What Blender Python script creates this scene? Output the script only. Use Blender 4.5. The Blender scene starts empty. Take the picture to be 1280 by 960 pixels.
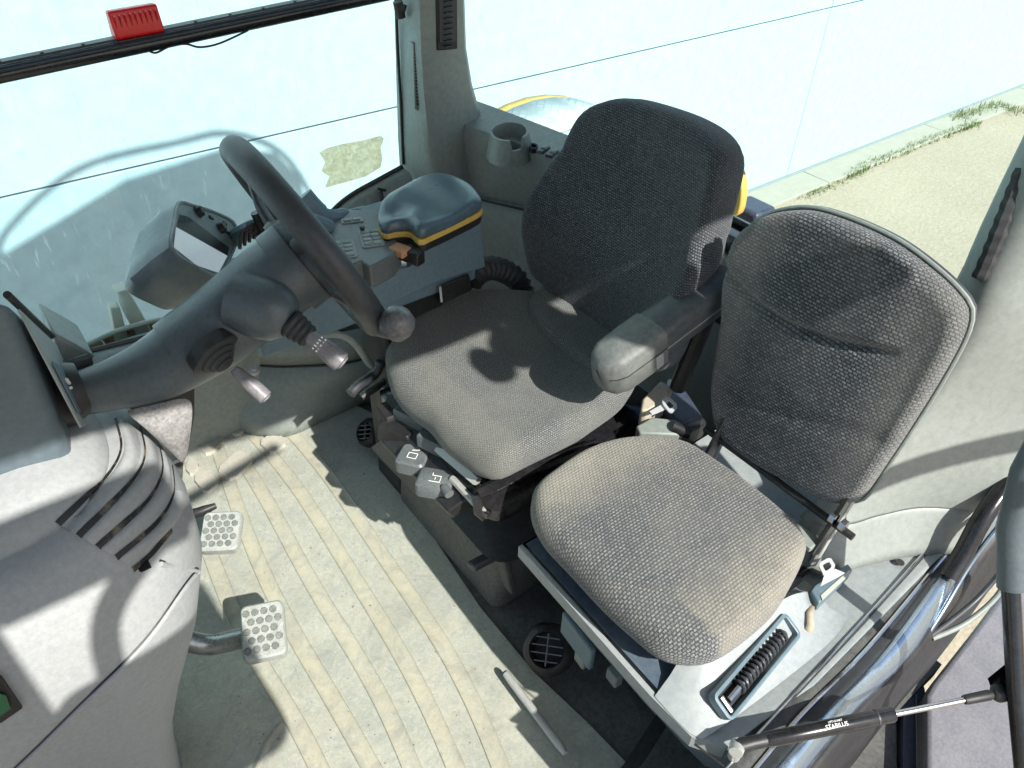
import bpy, bmesh, math, random
from mathutils import Vector as V, Matrix
random.seed(4)
sc = bpy.context.scene
COL = sc.collection
# ------------------------------------------------------------------ camera
F = 950.0
U_ = V((34, 1140, 950)).normalized()
X_ = V((1593, 744, -950)); X_ = (X_ - U_ * X_.dot(U_)).normalized()
Y_ = U_.cross(X_)
R_ = Matrix((X_, Y_, U_))                      # world = R_ @ cam
CAM = V((0, 0, 1.55))
cd = bpy.data.cameras.new('camera'); cam = bpy.data.objects.new('camera', cd); COL.objects.link(cam)
cam.matrix_world = Matrix.Translation(CAM) @ R_.to_4x4()
cd.sensor_width = 36; cd.lens = F / 1280 * 36; cd.clip_start = 0.02; cd.clip_end = 500
sc.camera = cam
# ------------------------------------------------------------------ light
SUN = V((0.05, -1.03, 1.0)).normalized()       # towards the sun
w = bpy.data.worlds.new('World'); sc.world = w; w.use_nodes = True
nt = w.node_tree; bg = nt.nodes['Background']
sky = nt.nodes.new('ShaderNodeTexSky'); sky.sky_type = 'NISHITA'; sky.sun_disc = False
sky.sun_elevation = math.asin(SUN.z); sky.sun_rotation = math.atan2(SUN.x, SUN.y)
sky.air_density = 1.0; sky.dust_density = 1.5
nt.links.new(sky.outputs[0], bg.inputs[0]); bg.inputs[1].default_value = 0.105
sl = bpy.data.lights.new('sun', 'SUN'); sl.energy = 4.6; sl.angle = math.radians(0.6); sl.color = (1, .97, .91)
so = bpy.data.objects.new('sun', sl); COL.objects.link(so)
so.rotation_euler = SUN.to_track_quat('Z', 'Y').to_euler(); so.location = (2, -8, 9)
sc.view_settings.view_transform = 'Standard'; sc.view_settings.look = 'None'
sc.view_settings.exposure = 0.82; sc.view_settings.gamma = 1.0
sc.render.resolution_x = 1024; sc.render.resolution_y = 768
sc.cycles.max_bounces = 8; sc.cycles.transparent_max_bounces = 12
sc.cycles.sample_clamp_indirect = 6

# measuring helpers: where the sight line through a photo pixel meets a plane
def ray(px, py): return R_ @ V((px - 640, 480 - py, -F))
def Pz(px, py, z): d = ray(px, py); return CAM + d * ((z - CAM.z) / d.z)
def Py(px, py, y): d = ray(px, py); return CAM + d * (y / d.y)
def Px(px, py, x): d = ray(px, py); return CAM + d * (x / d.x)

# ------------------------------------------------------------------ materials
MATS = {}
def lin(c): return tuple(c) + (1,)
class NB:
    def __init__(s, name):
        s.m = bpy.data.materials.new(name); s.m.use_nodes = True; s.t = s.m.node_tree
        s.b = s.t.nodes['Principled BSDF']
    def n(s, ty, **k):
        x = s.t.nodes.new(ty)
        for a, v in k.items(): setattr(x, a, v)
        return x
    def l(s, a, b): s.t.links.new(a, b)
    def coord(s, kind='Object'):
        return s.n('ShaderNodeTexCoord').outputs[kind]
    def noise(s, co, scale, detail=4, rough=.6, dist=0):
        x = s.n('ShaderNodeTexNoise'); s.l(co, x.inputs['Vector'])
        x.inputs['Scale'].default_value = scale; x.inputs['Detail'].default_value = detail
        x.inputs['Roughness'].default_value = rough; x.inputs['Distortion'].default_value = dist
        return x.outputs['Fac']
    def ramp(s, fac, stops):
        x = s.n('ShaderNodeValToRGB'); e = x.color_ramp.elements
        while len(e) < len(stops): e.new(.5)
        for q, (p, c) in zip(e, stops):
            q.position = p; q.color = lin(c) if isinstance(c, tuple) else (c, c, c, 1)
        s.l(fac, x.inputs[0]); return x.outputs[0]
    def mix(s, fac, a, b, mode='MIX'):
        x = s.n('ShaderNodeMix', data_type='RGBA', blend_type=mode)
        for sock, v in ((x.inputs[0], fac), (x.inputs[6], a), (x.inputs[7], b)):
            if isinstance(v, (int, float)): sock.default_value = v
            elif isinstance(v, tuple): sock.default_value = lin(v)
            else: s.l(v, sock)
        return x.outputs[2]
    def bump(s, h, strength, dist=.001, prev=None):
        x = s.n('ShaderNodeBump'); s.l(h, x.inputs['Height'])
        x.inputs['Strength'].default_value = strength; x.inputs['Distance'].default_value = dist
        if prev is not None: s.l(prev, x.inputs['Normal'])
        return x.outputs[0]

def plastic(name, col, rough=.5, dust=.25, dustcol=(.40, .37, .31), grain=.25, scale=9, spec=.5, metal=0, dust_th=.5):
    b = NB(name); co = b.coord()
    n1 = b.noise(co, scale, 6, .65, .6); n2 = b.noise(co, scale * 9, 4, .7)
    v = b.mix(.5, n1, n2)
    f = b.ramp(v, [(dust_th - .08, 0.0), (dust_th + .18, dust)])
    base = b.mix(b.ramp(n2, [(.3, 0.0), (.7, 1.0)]), tuple(c * .9 for c in col), tuple(min(1, c * 1.1) for c in col))
    c = b.mix(f, base, dustcol); b.l(c, b.b.inputs['Base Color'])
    r = b.ramp(n1, [(.3, max(.03, rough - .08)), (.7, min(1, rough + .14))]); b.l(r, b.b.inputs['Roughness'])
    b.b.inputs['Metallic'].default_value = metal
    b.b.inputs['Specular IOR Level'].default_value = spec
    g = b.noise(co, 520, 3, .6)
    b.l(b.bump(g, grain, .0006), b.b.inputs['Normal'])
    MATS[name] = b.m; return b.m

def fabric(name, cw, ch, c1, c2, cm, dirt, dirt_amt, rowdark=.3):
    b = NB(name); uv = b.coord('UV'); co = b.coord()
    wob = b.n('ShaderNodeTexNoise'); b.l(uv, wob.inputs['Vector']); wob.inputs['Scale'].default_value = 14
    sub = b.n('ShaderNodeVectorMath', operation='SUBTRACT'); b.l(wob.outputs['Color'], sub.inputs[0]); sub.inputs[1].default_value = (.5, .5, .5)
    scl = b.n('ShaderNodeVectorMath', operation='SCALE'); b.l(sub.outputs[0], scl.inputs[0]); scl.inputs['Scale'].default_value = cw * .55
    add = b.n('ShaderNodeVectorMath', operation='ADD'); b.l(uv, add.inputs[0]); b.l(scl.outputs[0], add.inputs[1])
    br = b.n('ShaderNodeTexBrick'); b.l(add.outputs[0], br.inputs['Vector'])
    br.inputs['Scale'].default_value = 1; br.inputs['Brick Width'].default_value = cw; br.inputs['Row Height'].default_value = ch
    br.inputs['Mortar Size'].default_value = ch * .30; br.inputs['Mortar Smooth'].default_value = .8
    br.inputs['Color1'].default_value = lin(c1); br.inputs['Color2'].default_value = lin(c2); br.inputs['Mortar'].default_value = lin(cm)
    sp = b.noise(uv, 430, 4, .85); spk = b.ramp(sp, [(.36, .35), (.50, .95), (.66, 2.9)])
    fine = b.mix(1.0, br.outputs['Color'], spk, 'MULTIPLY')
    big = b.noise(co, 7, 5, .6, .5)
    dm = b.ramp(big, [(.42, 0.0), (.72, dirt_amt)])
    dfn = b.mix(1.0, dm, b.ramp(sp, [(.25, .5), (.75, 1.0)]), 'MULTIPLY')
    c = b.mix(dfn, fine, dirt)
    at = b.n('ShaderNodeAttribute', attribute_name='dirt')
    c = b.mix(b.mix(1.0, at.outputs['Fac'], b.ramp(b.noise(co, 16, 5, .7), [(.25, .35), (.7, 1.0)]), 'MULTIPLY'), c, tuple(x * 1.15 for x in dirt))
    b.l(c, b.b.inputs['Base Color']); b.b.inputs['Roughness'].default_value = .95
    b.b.inputs['Specular IOR Level'].default_value = .15
    b.b.inputs['Sheen Weight'].default_value = .25; b.b.inputs['Sheen Roughness'].default_value = .5
    inv = b.ramp(br.outputs['Fac'], [(0, 1.0), (1, 0.0)])
    nb = b.bump(inv, .8, .0018); nb = b.bump(sp, .7, .0016, nb); nb = b.bump(b.noise(uv, 22, 3, .6), .35, .006, nb)
    b.l(nb, b.b.inputs['Normal']); MATS[name] = b.m; return b.m

grey = plastic('grey_trim', (.20, .23, .212), .48, .2)
grey_b = plastic('pillar_trim_grey', (.225, .245, .225), .5, .2, (.31, .31, .27))
grey_l = plastic('pale_grey_trim', (.265, .295, .30), .5, .25)
cowlm = plastic('cowl_plastic', (.325, .335, .335), .55, .10, (.42, .42, .40), .35, 14)
dark = plastic('charcoal_plastic', (.032, .036, .042), .42, .10, (.2, .19, .17))
colm = plastic('column_plastic', (.070, .088, .098), .36, .08, (.22, .24, .25), .35, 18)
cons = plastic('console_plastic', (.10, .155, .185), .45, .08, (.35, .35, .33), .25)
consd = plastic('console_lid', (.065, .105, .125), .30, .05, (.4, .4, .38), .15)
black = plastic('black_plastic', (.012, .012, .013), .45, .10, (.15, .14, .12))
blackgl = plastic('black_gloss', (.01, .01, .012), .15, .06, (.2, .18, .15), .02)
rubber = plastic('black_rubber', (.018, .020, .022), .6, .2, (.14, .14, .13))
btn = plastic('button_grey', (.09, .105, .11), .4, .25, (.34, .33, .3), .1, 30)
dusty = plastic('dusty_base', (.048, .050, .050), .7, .55, (.17, .165, .145), .5, 12, dust_th=.42)
boot = plastic('dusty_boot', (.13, .13, .13), .8, .8, (.40, .38, .36), .5, 22, dust_th=.45)
metal_w = plastic('worn_metal', (.40, .41, .40), .5, .6, (.5, .48, .42), .5, 20, metal=.35, dust_th=.45)
steel = plastic('steel_trim', (.34, .42, .50), .2, .12, (.5, .5, .47), .05, 26, metal=.85)
sillm = plastic('sill_galvanised', (.028, .030, .028), .42, .6, (.10, .105, .095), .4, 40, metal=0, dust_th=.50)
chrome = plastic('chrome', (.6, .6, .6), .18, .15, (.4, .38, .33), .03, 30, metal=1)
yellow = plastic('yellow_plastic', (.56, .36, .07), .5, .15, (.5, .45, .3))
orange = plastic('orange_plastic', (.45, .22, .10), .5, .2, (.5, .45, .3))
red = plastic('red_lens', (.72, .008, .010), .25, .0, grain=.05)
lever = plastic('lever_grip', (.15, .142, .15), .38, .3, (.42, .40, .40), .2, 25)
white = plastic('white_print', (.75, .75, .73), .6, .1)
whitem = plastic('white_metal', (.62, .63, .64), .35, .2, (.5, .45, .35), .05, 40, metal=.3)
fenderm = plastic('fender_paint', (.165, .163, .178), .55, .3, (.34, .33, .32), .3, 16)
navy = plastic('navy_paint', (.03, .04, .07), .4, .2, (.2, .2, .22))
gummy = plastic('pale_bracket', (.42, .44, .38), .5, .5, (.3, .27, .2), .2, 22)
rust = plastic('rusty_brown', (.30, .17, .09), .7, .5, (.5, .42, .3), .5, 18)
knobm = plastic('knob_plastic', (.05, .055, .06), .35, .45, (.34, .31, .30), .3, 16, dust_th=.47)
rimm = plastic('wheel_rim', (.026, .030, .036), .45, .22, (.10, .10, .10), .6, 14, dust_th=.45)
op_fab = fabric('operator_fabric', .0052, .0042, (.135, .145, .135), (.18, .185, .165), (.05, .055, .06), (.28, .27, .21), .35)
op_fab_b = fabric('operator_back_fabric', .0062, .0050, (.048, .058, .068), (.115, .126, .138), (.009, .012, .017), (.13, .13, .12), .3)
in_fab = fabric('instructor_fabric', .0078, .0058, (.090, .100, .106), (.185, .190, .185), (.024, .030, .038), (.27, .25, .20), .34)
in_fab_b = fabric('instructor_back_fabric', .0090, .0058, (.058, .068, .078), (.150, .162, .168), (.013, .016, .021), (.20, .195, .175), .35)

def mat_material():
    b = NB('floor_mat'); co = b.coord()
    n1 = b.noise(co, 5, 8, .65, 1.2); n2 = b.noise(co, 28, 8, .75, 2.0); n3 = b.noise(co, 130, 5, .75)
    c = b.mix(b.ramp(n1, [(.35, 0.0), (.65, 1.0)]), (.29, .305, .255), (.39, .385, .31))
    c = b.mix(b.ramp(n2, [(.42, 0.0), (.62, .6)]), c, (.25, .285, .26))
    c = b.mix(b.ramp(n3, [(.45, 0.0), (.65, .5)]), c, (.44, .43, .37))
    sw1 = b.ramp(b.noise(co, 11, 3, .55, 7.0), [(.485, 0.0), (.50, .5), (.515, 0.0)])
    c = b.mix(sw1, c, (.56, .56, .50))
    sw2 = b.ramp(b.noise(co, 19, 3, .6, 5.0), [(.49, 0.0), (.50, .45), (.51, 0.0)])
    c = b.mix(sw2, c, (.24, .26, .24))
    c = b.mix(b.ramp(b.noise(co, 9, 7, .75, 2.5), [(.50, 0.0), (.66, .35)]), c, (.36, .32, .22))
    c = b.mix(b.ramp(b.noise(co, 12, 7, .8, 1.5), [(.54, 0.0), (.68, .5)]), c, (.18, .19, .175))
    c = b.mix(b.ramp(b.noise(co, 3.5, 6, .7, 1.0), [(.46, 0.0), (.66, .5)]), c, (.22, .225, .19))
    n4 = b.noise(co, 46, 3, .8, 3.0)
    c = b.mix(b.ramp(n4, [(.64, 0.0), (.72, .5)]), c, (.17, .17, .15))
    at = b.n('ShaderNodeAttribute', attribute_name='rib')
    c = b.mix(b.mix(1.0, at.outputs['Fac'], b.ramp(b.noise(co, 13, 6, .7), [(.34, .15), (.68, .65)]), 'MULTIPLY'), c, (.44, .40, .28))
    c = b.mix(b.mix(1.0, at.outputs['Fac'], b.ramp(b.noise(co, 17, 6, .7, 1), [(.48, 0.0), (.62, .35)]), 'MULTIPLY'), c, (.19, .19, .18))
    b.l(c, b.b.inputs['Base Color']); b.b.inputs['Roughness'].default_value = .75
    nn = b.bump(n2, .6, .002); nn = b.bump(n3, .6, .0012, nn)
    b.l(nn, b.b.inputs['Normal']); return b.m
matm = mat_material()

def ground_material():
    b = NB('concrete_ground'); co = b.coord()
    n1 = b.noise(co, 1.2, 8, .65, .5); n2 = b.noise(co, 22, 6, .7); n3 = b.noise(co, 90, 4, .8)
    c = b.mix(n1, (.28, .235, .165), (.41, .35, .25))
    c = b.mix(b.ramp(n2, [(.45, 0.0), (.7, .4)]), c, (.45, .42, .35))
    vo = b.n('ShaderNodeTexVoronoi'); b.l(co, vo.inputs['Vector']); vo.inputs['Scale'].default_value = 38
    c = b.mix(b.ramp(vo.outputs['Distance'], [(.08, .5), (.2, 0.0)]), c, (.5, .48, .42))
    c = b.mix(b.ramp(n3, [(.55, 0.0), (.72, .5)]), c, (.15, .14, .11))
    b.l(c, b.b.inputs['Base Color']); b.b.inputs['Roughness'].default_value = .9
    nn = b.bump(n2, .8, .01); nn = b.bump(vo.outputs['Distance'], .5, .006, nn)
    b.l(nn, b.b.inputs['Normal']); return b.m
groundm = ground_material()
wallm = plastic('wall_panel_paint', (.385, .54, .60), .45, .10, (.37, .52, .575), .05, 1.3)
kerbm = plastic('kerb_concrete', (.36, .345, .28), .9, .5, (.26, .25, .19), .6, 12)
gapm = plastic('joint_grey', (.28, .33, .34), .7, .1)
grassm = plastic('grass_blades', (.15, .21, .07), .7, .5, (.30, .29, .15), .1, 8)

def glass_material(name, tint=(.93, .985, .985), dirt=.0, dens=.5):
    b = NB(name); t = b.t; out = [n for n in t.nodes if n.type == 'OUTPUT_MATERIAL'][0]
    tr = b.n('ShaderNodeBsdfTransparent'); tr.inputs[0].default_value = lin(tint)
    gl = b.n('ShaderNodeBsdfGlossy'); gl.inputs['Roughness'].default_value = .02
    lw = b.n('ShaderNodeLayerWeight'); lw.inputs[0].default_value = .5
    pw = b.n('ShaderNodeMath', operation='POWER'); b.l(lw.outputs['Facing'], pw.inputs[0]); pw.inputs[1].default_value = 5
    sc_ = b.n('ShaderNodeMath', operation='MULTIPLY_ADD'); b.l(pw.outputs[0], sc_.inputs[0]); sc_.inputs[1].default_value = .5; sc_.inputs[2].default_value = .02
    m1 = b.n('ShaderNodeMixShader'); b.l(sc_.outputs[0], m1.inputs[0]); b.l(tr.outputs[0], m1.inputs[1]); b.l(gl.outputs[0], m1.inputs[2])
    d1_ = b.n('ShaderNodeBsdfDiffuse'); d1_.inputs[0].default_value = (.75, .80, .78, 1); d2_ = b.n('ShaderNodeBsdfTranslucent'); d2_.inputs[0].default_value = (.95, .98, .96, 1)
    df = b.n('ShaderNodeMixShader'); df.inputs[0].default_value = .65; b.l(d1_.outputs[0], df.inputs[1]); b.l(d2_.outputs[0], df.inputs[2])
    co = b.coord()
    big = b.noise(co, 2.2, 5, .6, .5)
    # thin scratches: stretched noise in two directions
    acc = None
    for sx, sz, rot in ((110, 14, .9), (95, 12, -.7), (120, 20, 1.5)):
        mp = b.n('ShaderNodeMapping'); b.l(co, mp.inputs[0]); mp.inputs['Rotation'].default_value = (0, rot, 0); mp.inputs['Scale'].default_value = (sx, 1, sz)
        s = b.ramp(b.noise(mp.outputs[0], 1.0, 2, .5, .4), [(.66, 0.0), (.70, 1.0)])
        acc = s if acc is None else b.mix(1.0, acc, s, 'ADD')
    mask = b.ramp(big, [(.40, 0.05), (.62, 1.0)])
    smear = b.ramp(b.noise(co, 26, 6, .75, 1.5), [(.5, 0.0), (.8, .35)])
    tot = b.mix(1.0, b.mix(1.0, acc, smear, 'ADD'), mask, 'MULTIPLY')
    sep = b.n('ShaderNodeSeparateXYZ'); b.l(co, sep.inputs[0])
    low = b.n('ShaderNodeMapRange'); b.l(sep.outputs['Z'], low.inputs[0])
    low.inputs[1].default_value = 1.0; low.inputs[2].default_value = .35; low.inputs[3].default_value = .12; low.inputs[4].default_value = 1.0
    tot = b.mix(1.0, tot, low.outputs[0], 'MULTIPLY')
    tot = b.mix(1.0, tot, (dirt, dirt, dirt), 'MULTIPLY')
    m2 = b.n('ShaderNodeMixShader'); b.l(tot, m2.inputs[0]); b.l(m1.outputs[0], m2.inputs[1]); b.l(df.outputs[0], m2.inputs[2])
    b.l(m2.outputs[0], out.inputs[0]); return b.m
glassm = glass_material('window_glass', dirt=.22)
glassr = glass_material('rear_glass', tint=(.84, .965, .97), dirt=.12)

# ------------------------------------------------------------------ geometry helpers
class MB:
    def __init__(s): s.v = []; s.f = []; s.uv = {}; s.col = {}
    def add(s, vs, fs, uvs=None, cols=None):
        o = len(s.v); s.v += [V(p) for p in vs]; s.f += [tuple(i + o for i in f) for f in fs]
        if uvs:
            for i, u in enumerate(uvs): s.uv[i + o] = u
        if cols:
            for i, c in enumerate(cols): s.col[i + o] = c
        return s
    def quad(s, a, b, c, d): return s.add([a, b, c, d], [(0, 1, 2, 3)])
    def hexa(s, p):   # 8 corners: bottom 4 ccw, top 4
        return s.add(p, [(0, 3, 2, 1), (4, 5, 6, 7), (0, 1, 5, 4), (1, 2, 6, 5), (2, 3, 7, 6), (3, 0, 4, 7)])
    def box(s, x0, x1, y0, y1, z0, z1):
        return s.hexa([(x0, y0, z0), (x1, y0, z0), (x1, y1, z0), (x0, y1, z0), (x0, y0, z1), (x1, y0, z1), (x1, y1, z1), (x0, y1, z1)])
    def obox(s, c, ax, ay, az, hx, hy, hz):
        c = V(c); P = []
        for k in (-1, 1):
            for i, j in ((-1, -1), (1, -1), (1, 1), (-1, 1)): P.append(c + ax * hx * i + ay * hy * j + az * hz * k)
        return s.hexa(P)
    def loft(s, rings, closed=True, cap=True, loop=False):
        n = len(rings[0]); vs = [p for r in rings for p in r]; fs = []
        m = len(rings)
        for k in range(m if loop else m - 1):
            k2 = (k + 1) % m
            for i in range(n if closed else n - 1):
                j = (i + 1) % n
                fs.append((k * n + i, k * n + j, k2 * n + j, k2 * n + i))
        if cap and not loop:
            fs.append(tuple(range(n))[::-1]); fs.append(tuple((m - 1) * n + i for i in range(n)))
        return s.add(vs, fs)
    def tube(s, pts, rad, seg=14, cap=True, loop=False, flat=1.0, up=None):
        pts = [V(p) for p in pts]; n = len(pts)
        if not hasattr(rad, '__len__'): rad = [rad] * n
        rings = []; prev = None
        for i in range(n):
            if loop: t = pts[(i + 1) % n] - pts[i - 1]
            else: t = pts[min(i + 1, n - 1)] - pts[max(i - 1, 0)]
            t.normalize()
            if prev is None:
                a = V(up) if up else (V((0, 0, 1)) if abs(t.z) < .9 else V((1, 0, 0)))
            else: a = prev
            a = (a - t * a.dot(t)).normalized(); prev = a; bq = t.cross(a)
            rings.append([pts[i] + (a * math.cos(q) * flat + bq * math.sin(q)) * rad[i] for q in [2 * math.pi * k / seg for k in range(seg)]])
        return s.loft(rings, True, cap, loop)
    def revolve(s, c, axis, prof, seg=24, cap=True):   # prof: (distance along axis, radius)
        c = V(c); axis = V(axis).normalized(); a = axis.orthogonal().normalized(); b = axis.cross(a)
        rings = [[c + axis * d + (a * math.cos(2 * math.pi * k / seg) + b * math.sin(2 * math.pi * k / seg)) * r for k in range(seg)] for d, r in prof]
        return s.loft(rings, True, cap)
    def prism(s, poly, vec):
        poly = [V(p) for p in poly]; vec = V(vec); n = len(poly)
        vs = poly + [p + vec for p in poly]
        return s.add(vs, [tuple(range(n))[::-1], tuple(range(n, 2 * n))] + [(i, (i + 1) % n, n + (i + 1) % n, n + i) for i in range(n)])

WL = {}
def tag(o, label=None, cat=None, group=None, kind=None):
    if label: o['label'] = label
    if cat: o['category'] = cat
    if group: o['group'] = group
    if kind: o['kind'] = kind
    return o
def thing(name, loc, label, cat, group=None):
    o = bpy.data.objects.new(name, None); COL.objects.link(o); o.location = loc; o.empty_display_size = .05
    WL[o.name] = V(loc); return tag(o, label, cat, group)
def obj(name, mb, mat, parent=None, bevel=0, sub=0, smooth=35, seg=2, label=None, solid=0, loc=None):
    if parent is not None: base = WL[parent.name]
    elif loc is not None: base = V(loc)
    else:
        xs = [p.x for p in mb.v]; ys = [p.y for p in mb.v]; zs = [p.z for p in mb.v]
        base = V(((min(xs) + max(xs)) / 2, (min(ys) + max(ys)) / 2, min(zs)))
    me = bpy.data.meshes.new(name); me.from_pydata([tuple(p - base) for p in mb.v], [], mb.f); me.update()
    bm = bmesh.new(); bm.from_mesh(me); bmesh.ops.recalc_face_normals(bm, faces=bm.faces)
    if mb.uv:
        ul = bm.loops.layers.uv.new('UVMap'); bm.verts.ensure_lookup_table()
        for f in bm.faces:
            for lp in f.loops: lp[ul].uv = mb.uv.get(lp.vert.index, (0, 0))
    bm.to_mesh(me); bm.free()
    if mb.col:
        nm = 'rib' if name == 'floor_mat' else 'dirt'
        a = me.attributes.new(nm, 'FLOAT', 'POINT')
        for i in range(len(me.vertices)): a.data[i].value = mb.col.get(i, 0)
    for p in me.polygons: p.use_smooth = True
    if not sub: me.set_sharp_from_angle(angle=math.radians(smooth))
    me.materials.append(mat)
    o = bpy.data.objects.new(name, me); COL.objects.link(o); WL[o.name] = base
    if parent is not None: o.parent = parent; o.location = (0, 0, 0)
    else: o.location = base
    if bevel:
        b = o.modifiers.new('bevel', 'BEVEL'); b.width = bevel; b.segments = seg; b.limit_method = 'ANGLE'; b.angle_limit = math.radians(40)
    if solid:
        b = o.modifiers.new('solid', 'SOLIDIFY'); b.thickness = solid; b.offset = -1
    if sub:
        b = o.modifiers.new('sub', 'SUBSURF'); b.levels = sub; b.render_levels = sub
    if label: o['label'] = label
    return o
def cr(pts, n=4, closed=True):      # Catmull-Rom
    out = []; m = len(pts); pts = [V(p) for p in pts]
    for i in range(m if closed else m - 1):
        if closed: p0, p1, p2, p3 = pts[i - 1], pts[i], pts[(i + 1) % m], pts[(i + 2) % m]
        else: p0, p1, p2, p3 = pts[max(i - 1, 0)], pts[i], pts[i + 1], pts[min(i + 2, m - 1)]
        for k in range(n):
            t = k / n
            out.append(.5 * ((2 * p1) + (p2 - p0) * t + (2 * p0 - 5 * p1 + 4 * p2 - p3) * t * t + (3 * p1 - p0 - 3 * p2 + p3) * t ** 3))
    if not closed: out.append(pts[-1])
    return out
def even(pts, n, closed=True):
    q = pts + [pts[0]] if closed else pts
    L = [0]
    for a, b in zip(q, q[1:]): L.append(L[-1] + (b - a).length)
    out = []; j = 0
    for k in range(n):
        d = L[-1] * k / (n if closed else n - 1)
        while j < len(L) - 2 and L[j + 1] < d: j += 1
        t = (d - L[j]) / max(1e-9, L[j + 1] - L[j]); out.append(q[j].lerp(q[j + 1], t))
    return out
def pad(outline, o, eu, ev, en, prof, hfun=None, n=72, dirt=None, inner=8):
    """stuffed pad: outline = 2-D (u,v) points; prof = (scale, height) from the back to the crown; then rings run in to the middle"""
    ol = even(cr([V((a, b, 0)) for a, b in outline], 6), n)
    c = sum(ol, V((0, 0, 0))) / n
    rm = sum((p - c).length for p in ol) / n
    rings = list(prof)
    s1, h1 = rings[-1]
    for k in range(1, inner + 1): rings.append((s1 * (1 - k / (inner + .6)), h1))
    top0 = len(prof) - 1
    uvs = 1.0
    mb = MB(); vs = []; us = []; cs = []
    # arc-length scale for the uv
    arc = [0]
    for (sa, ha), (sb, hb) in zip(rings, rings[1:]): arc.append(arc[-1] + math.hypot((sb - sa) * rm, hb - ha))
    tot = arc[-1] + rings[-1][0] * rm
    for k, (s_, h_) in enumerate(rings):
        us_ = (tot - arc[k]) / rm
        for p in ol:
            q = c + (p - c) * s_
            hh = h_ + (hfun(q.x, q.y) if hfun else 0)
            vs.append(V(o) + eu * q.x + ev * q.y + en * hh)
            u = c + (p - c) * us_; us.append((u.x, u.y)); cs.append(dirt(q.x, q.y, k / len(rings)) if dirt else 0)
    fs = []; m = len(rings)
    for k in range(m - 1):
        for i in range(n):
            j = (i + 1) % n; fs.append((k * n + i, k * n + j, (k + 1) * n + j, (k + 1) * n + i))
    hh = rings[-1][1] + (hfun(c.x, c.y) if hfun else 0)
    vs.append(V(o) + eu * c.x + ev * c.y + en * hh); us.append((c.x, c.y)); cs.append(dirt(c.x, c.y, 1) if dirt else 0)
    ci = len(vs) - 1
    for i in range(n): fs.append(((m - 1) * n + i, (m - 1) * n + (i + 1) % n, ci))
    fs.append(tuple(range(n))[::-1])
    return mb.add(vs, fs, us, cs)
def ribbon(lines, thick_dir=None):
    """skin between several 3-D polylines of the same length"""
    return MB().loft(lines, closed=False, cap=False)
EX, EY, EZ = V((1, 0, 0)), V((0, 1, 0)), V((0, 0, 1))
def rrect(c, eu, ev, hu, hv, r, k=4):
    out = []
    for sx, sy, a0 in ((1, 1, 0), (-1, 1, 90), (-1, -1, 180), (1, -1, 270)):
        for i in range(k + 1):
            a = math.radians(a0 + 90 * i / k)
            out.append(V(c) + eu * (sx * (hu - r) + r * math.cos(a)) + ev * (sy * (hv - r) + r * math.sin(a)))
    return out
def text(body, size, loc, eu, ev, mat, parent, name='lettering', off=.0006, align='CENTER'):
    cu = bpy.data.curves.new(name, 'FONT'); cu.body = body; cu.size = size; cu.extrude = .0002; cu.align_x = align; cu.align_y = 'CENTER'
    o = bpy.data.objects.new(name + '_tmp', cu); COL.objects.link(o)
    bpy.context.view_layer.update()
    me = bpy.data.meshes.new_from_object(o.evaluated_get(bpy.context.evaluated_depsgraph_get()))
    bpy.data.objects.remove(o)
    en = eu.cross(ev); mb = MB()
    mb.add([V(loc) + eu * v.co.x + ev * v.co.y + en * (v.co.z + off) for v in me.vertices], [tuple(p.vertices) for p in me.polygons])
    return obj(name, mb, mat, parent)

# ================================================================== SETTING
GZ = -1.30; WY = 3.53
g = MB().quad((-60, -60, GZ), (80, -60, GZ), (80, 60, GZ), (-60, 60, GZ)); tag(obj('ground', g, groundm), 'pale dusty concrete yard beside the white wall', kind='structure')

wall = thing('building_wall', (3, WY, GZ), 'long white panelled building wall behind the cab windows', 'wall')
rowz = [GZ + .035, .098, 1.50, 2.90, 4.30]
colx = [-9.2, -5.0, -.8, Py(1012, 112, WY).x, Py(1262, 190, WY).x, Py(1262, 190, WY).x + 4.2, 16.5, 21]
for r in range(4):
    for k in range(len(colx) - 1):
        gx, gz = .003, .0045
        x0, x1 = colx[k] + gx, colx[k + 1] - gx
        obj('panel', MB().box(x0, x1, WY, WY + .06, rowz[r] + gz, rowz[r + 1] - gz), wallm, wall, bevel=.003)
obj('joint_backing', MB().box(colx[0], colx[-1], WY + .02, WY + .3, GZ, rowz[-1]), gapm, wall)
obj('base_trim', MB().box(colx[0], colx[-1], WY - .012, WY + .019, GZ, GZ + .033), gapm, wall)
kerb = thing('kerb', (3, WY - .15, GZ), 'low concrete kerb strip along the foot of the white wall', 'kerb')
kx = -6.0; kd = WY - Pz(1165, 178, GZ).y
while kx < 20:
    L = 2.0
    obj('kerb_stone', MB().box(kx + .004, kx + L - .004, WY - kd, WY - .013, GZ - .05, GZ + .028), kerbm, kerb, bevel=.006); kx += L

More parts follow.
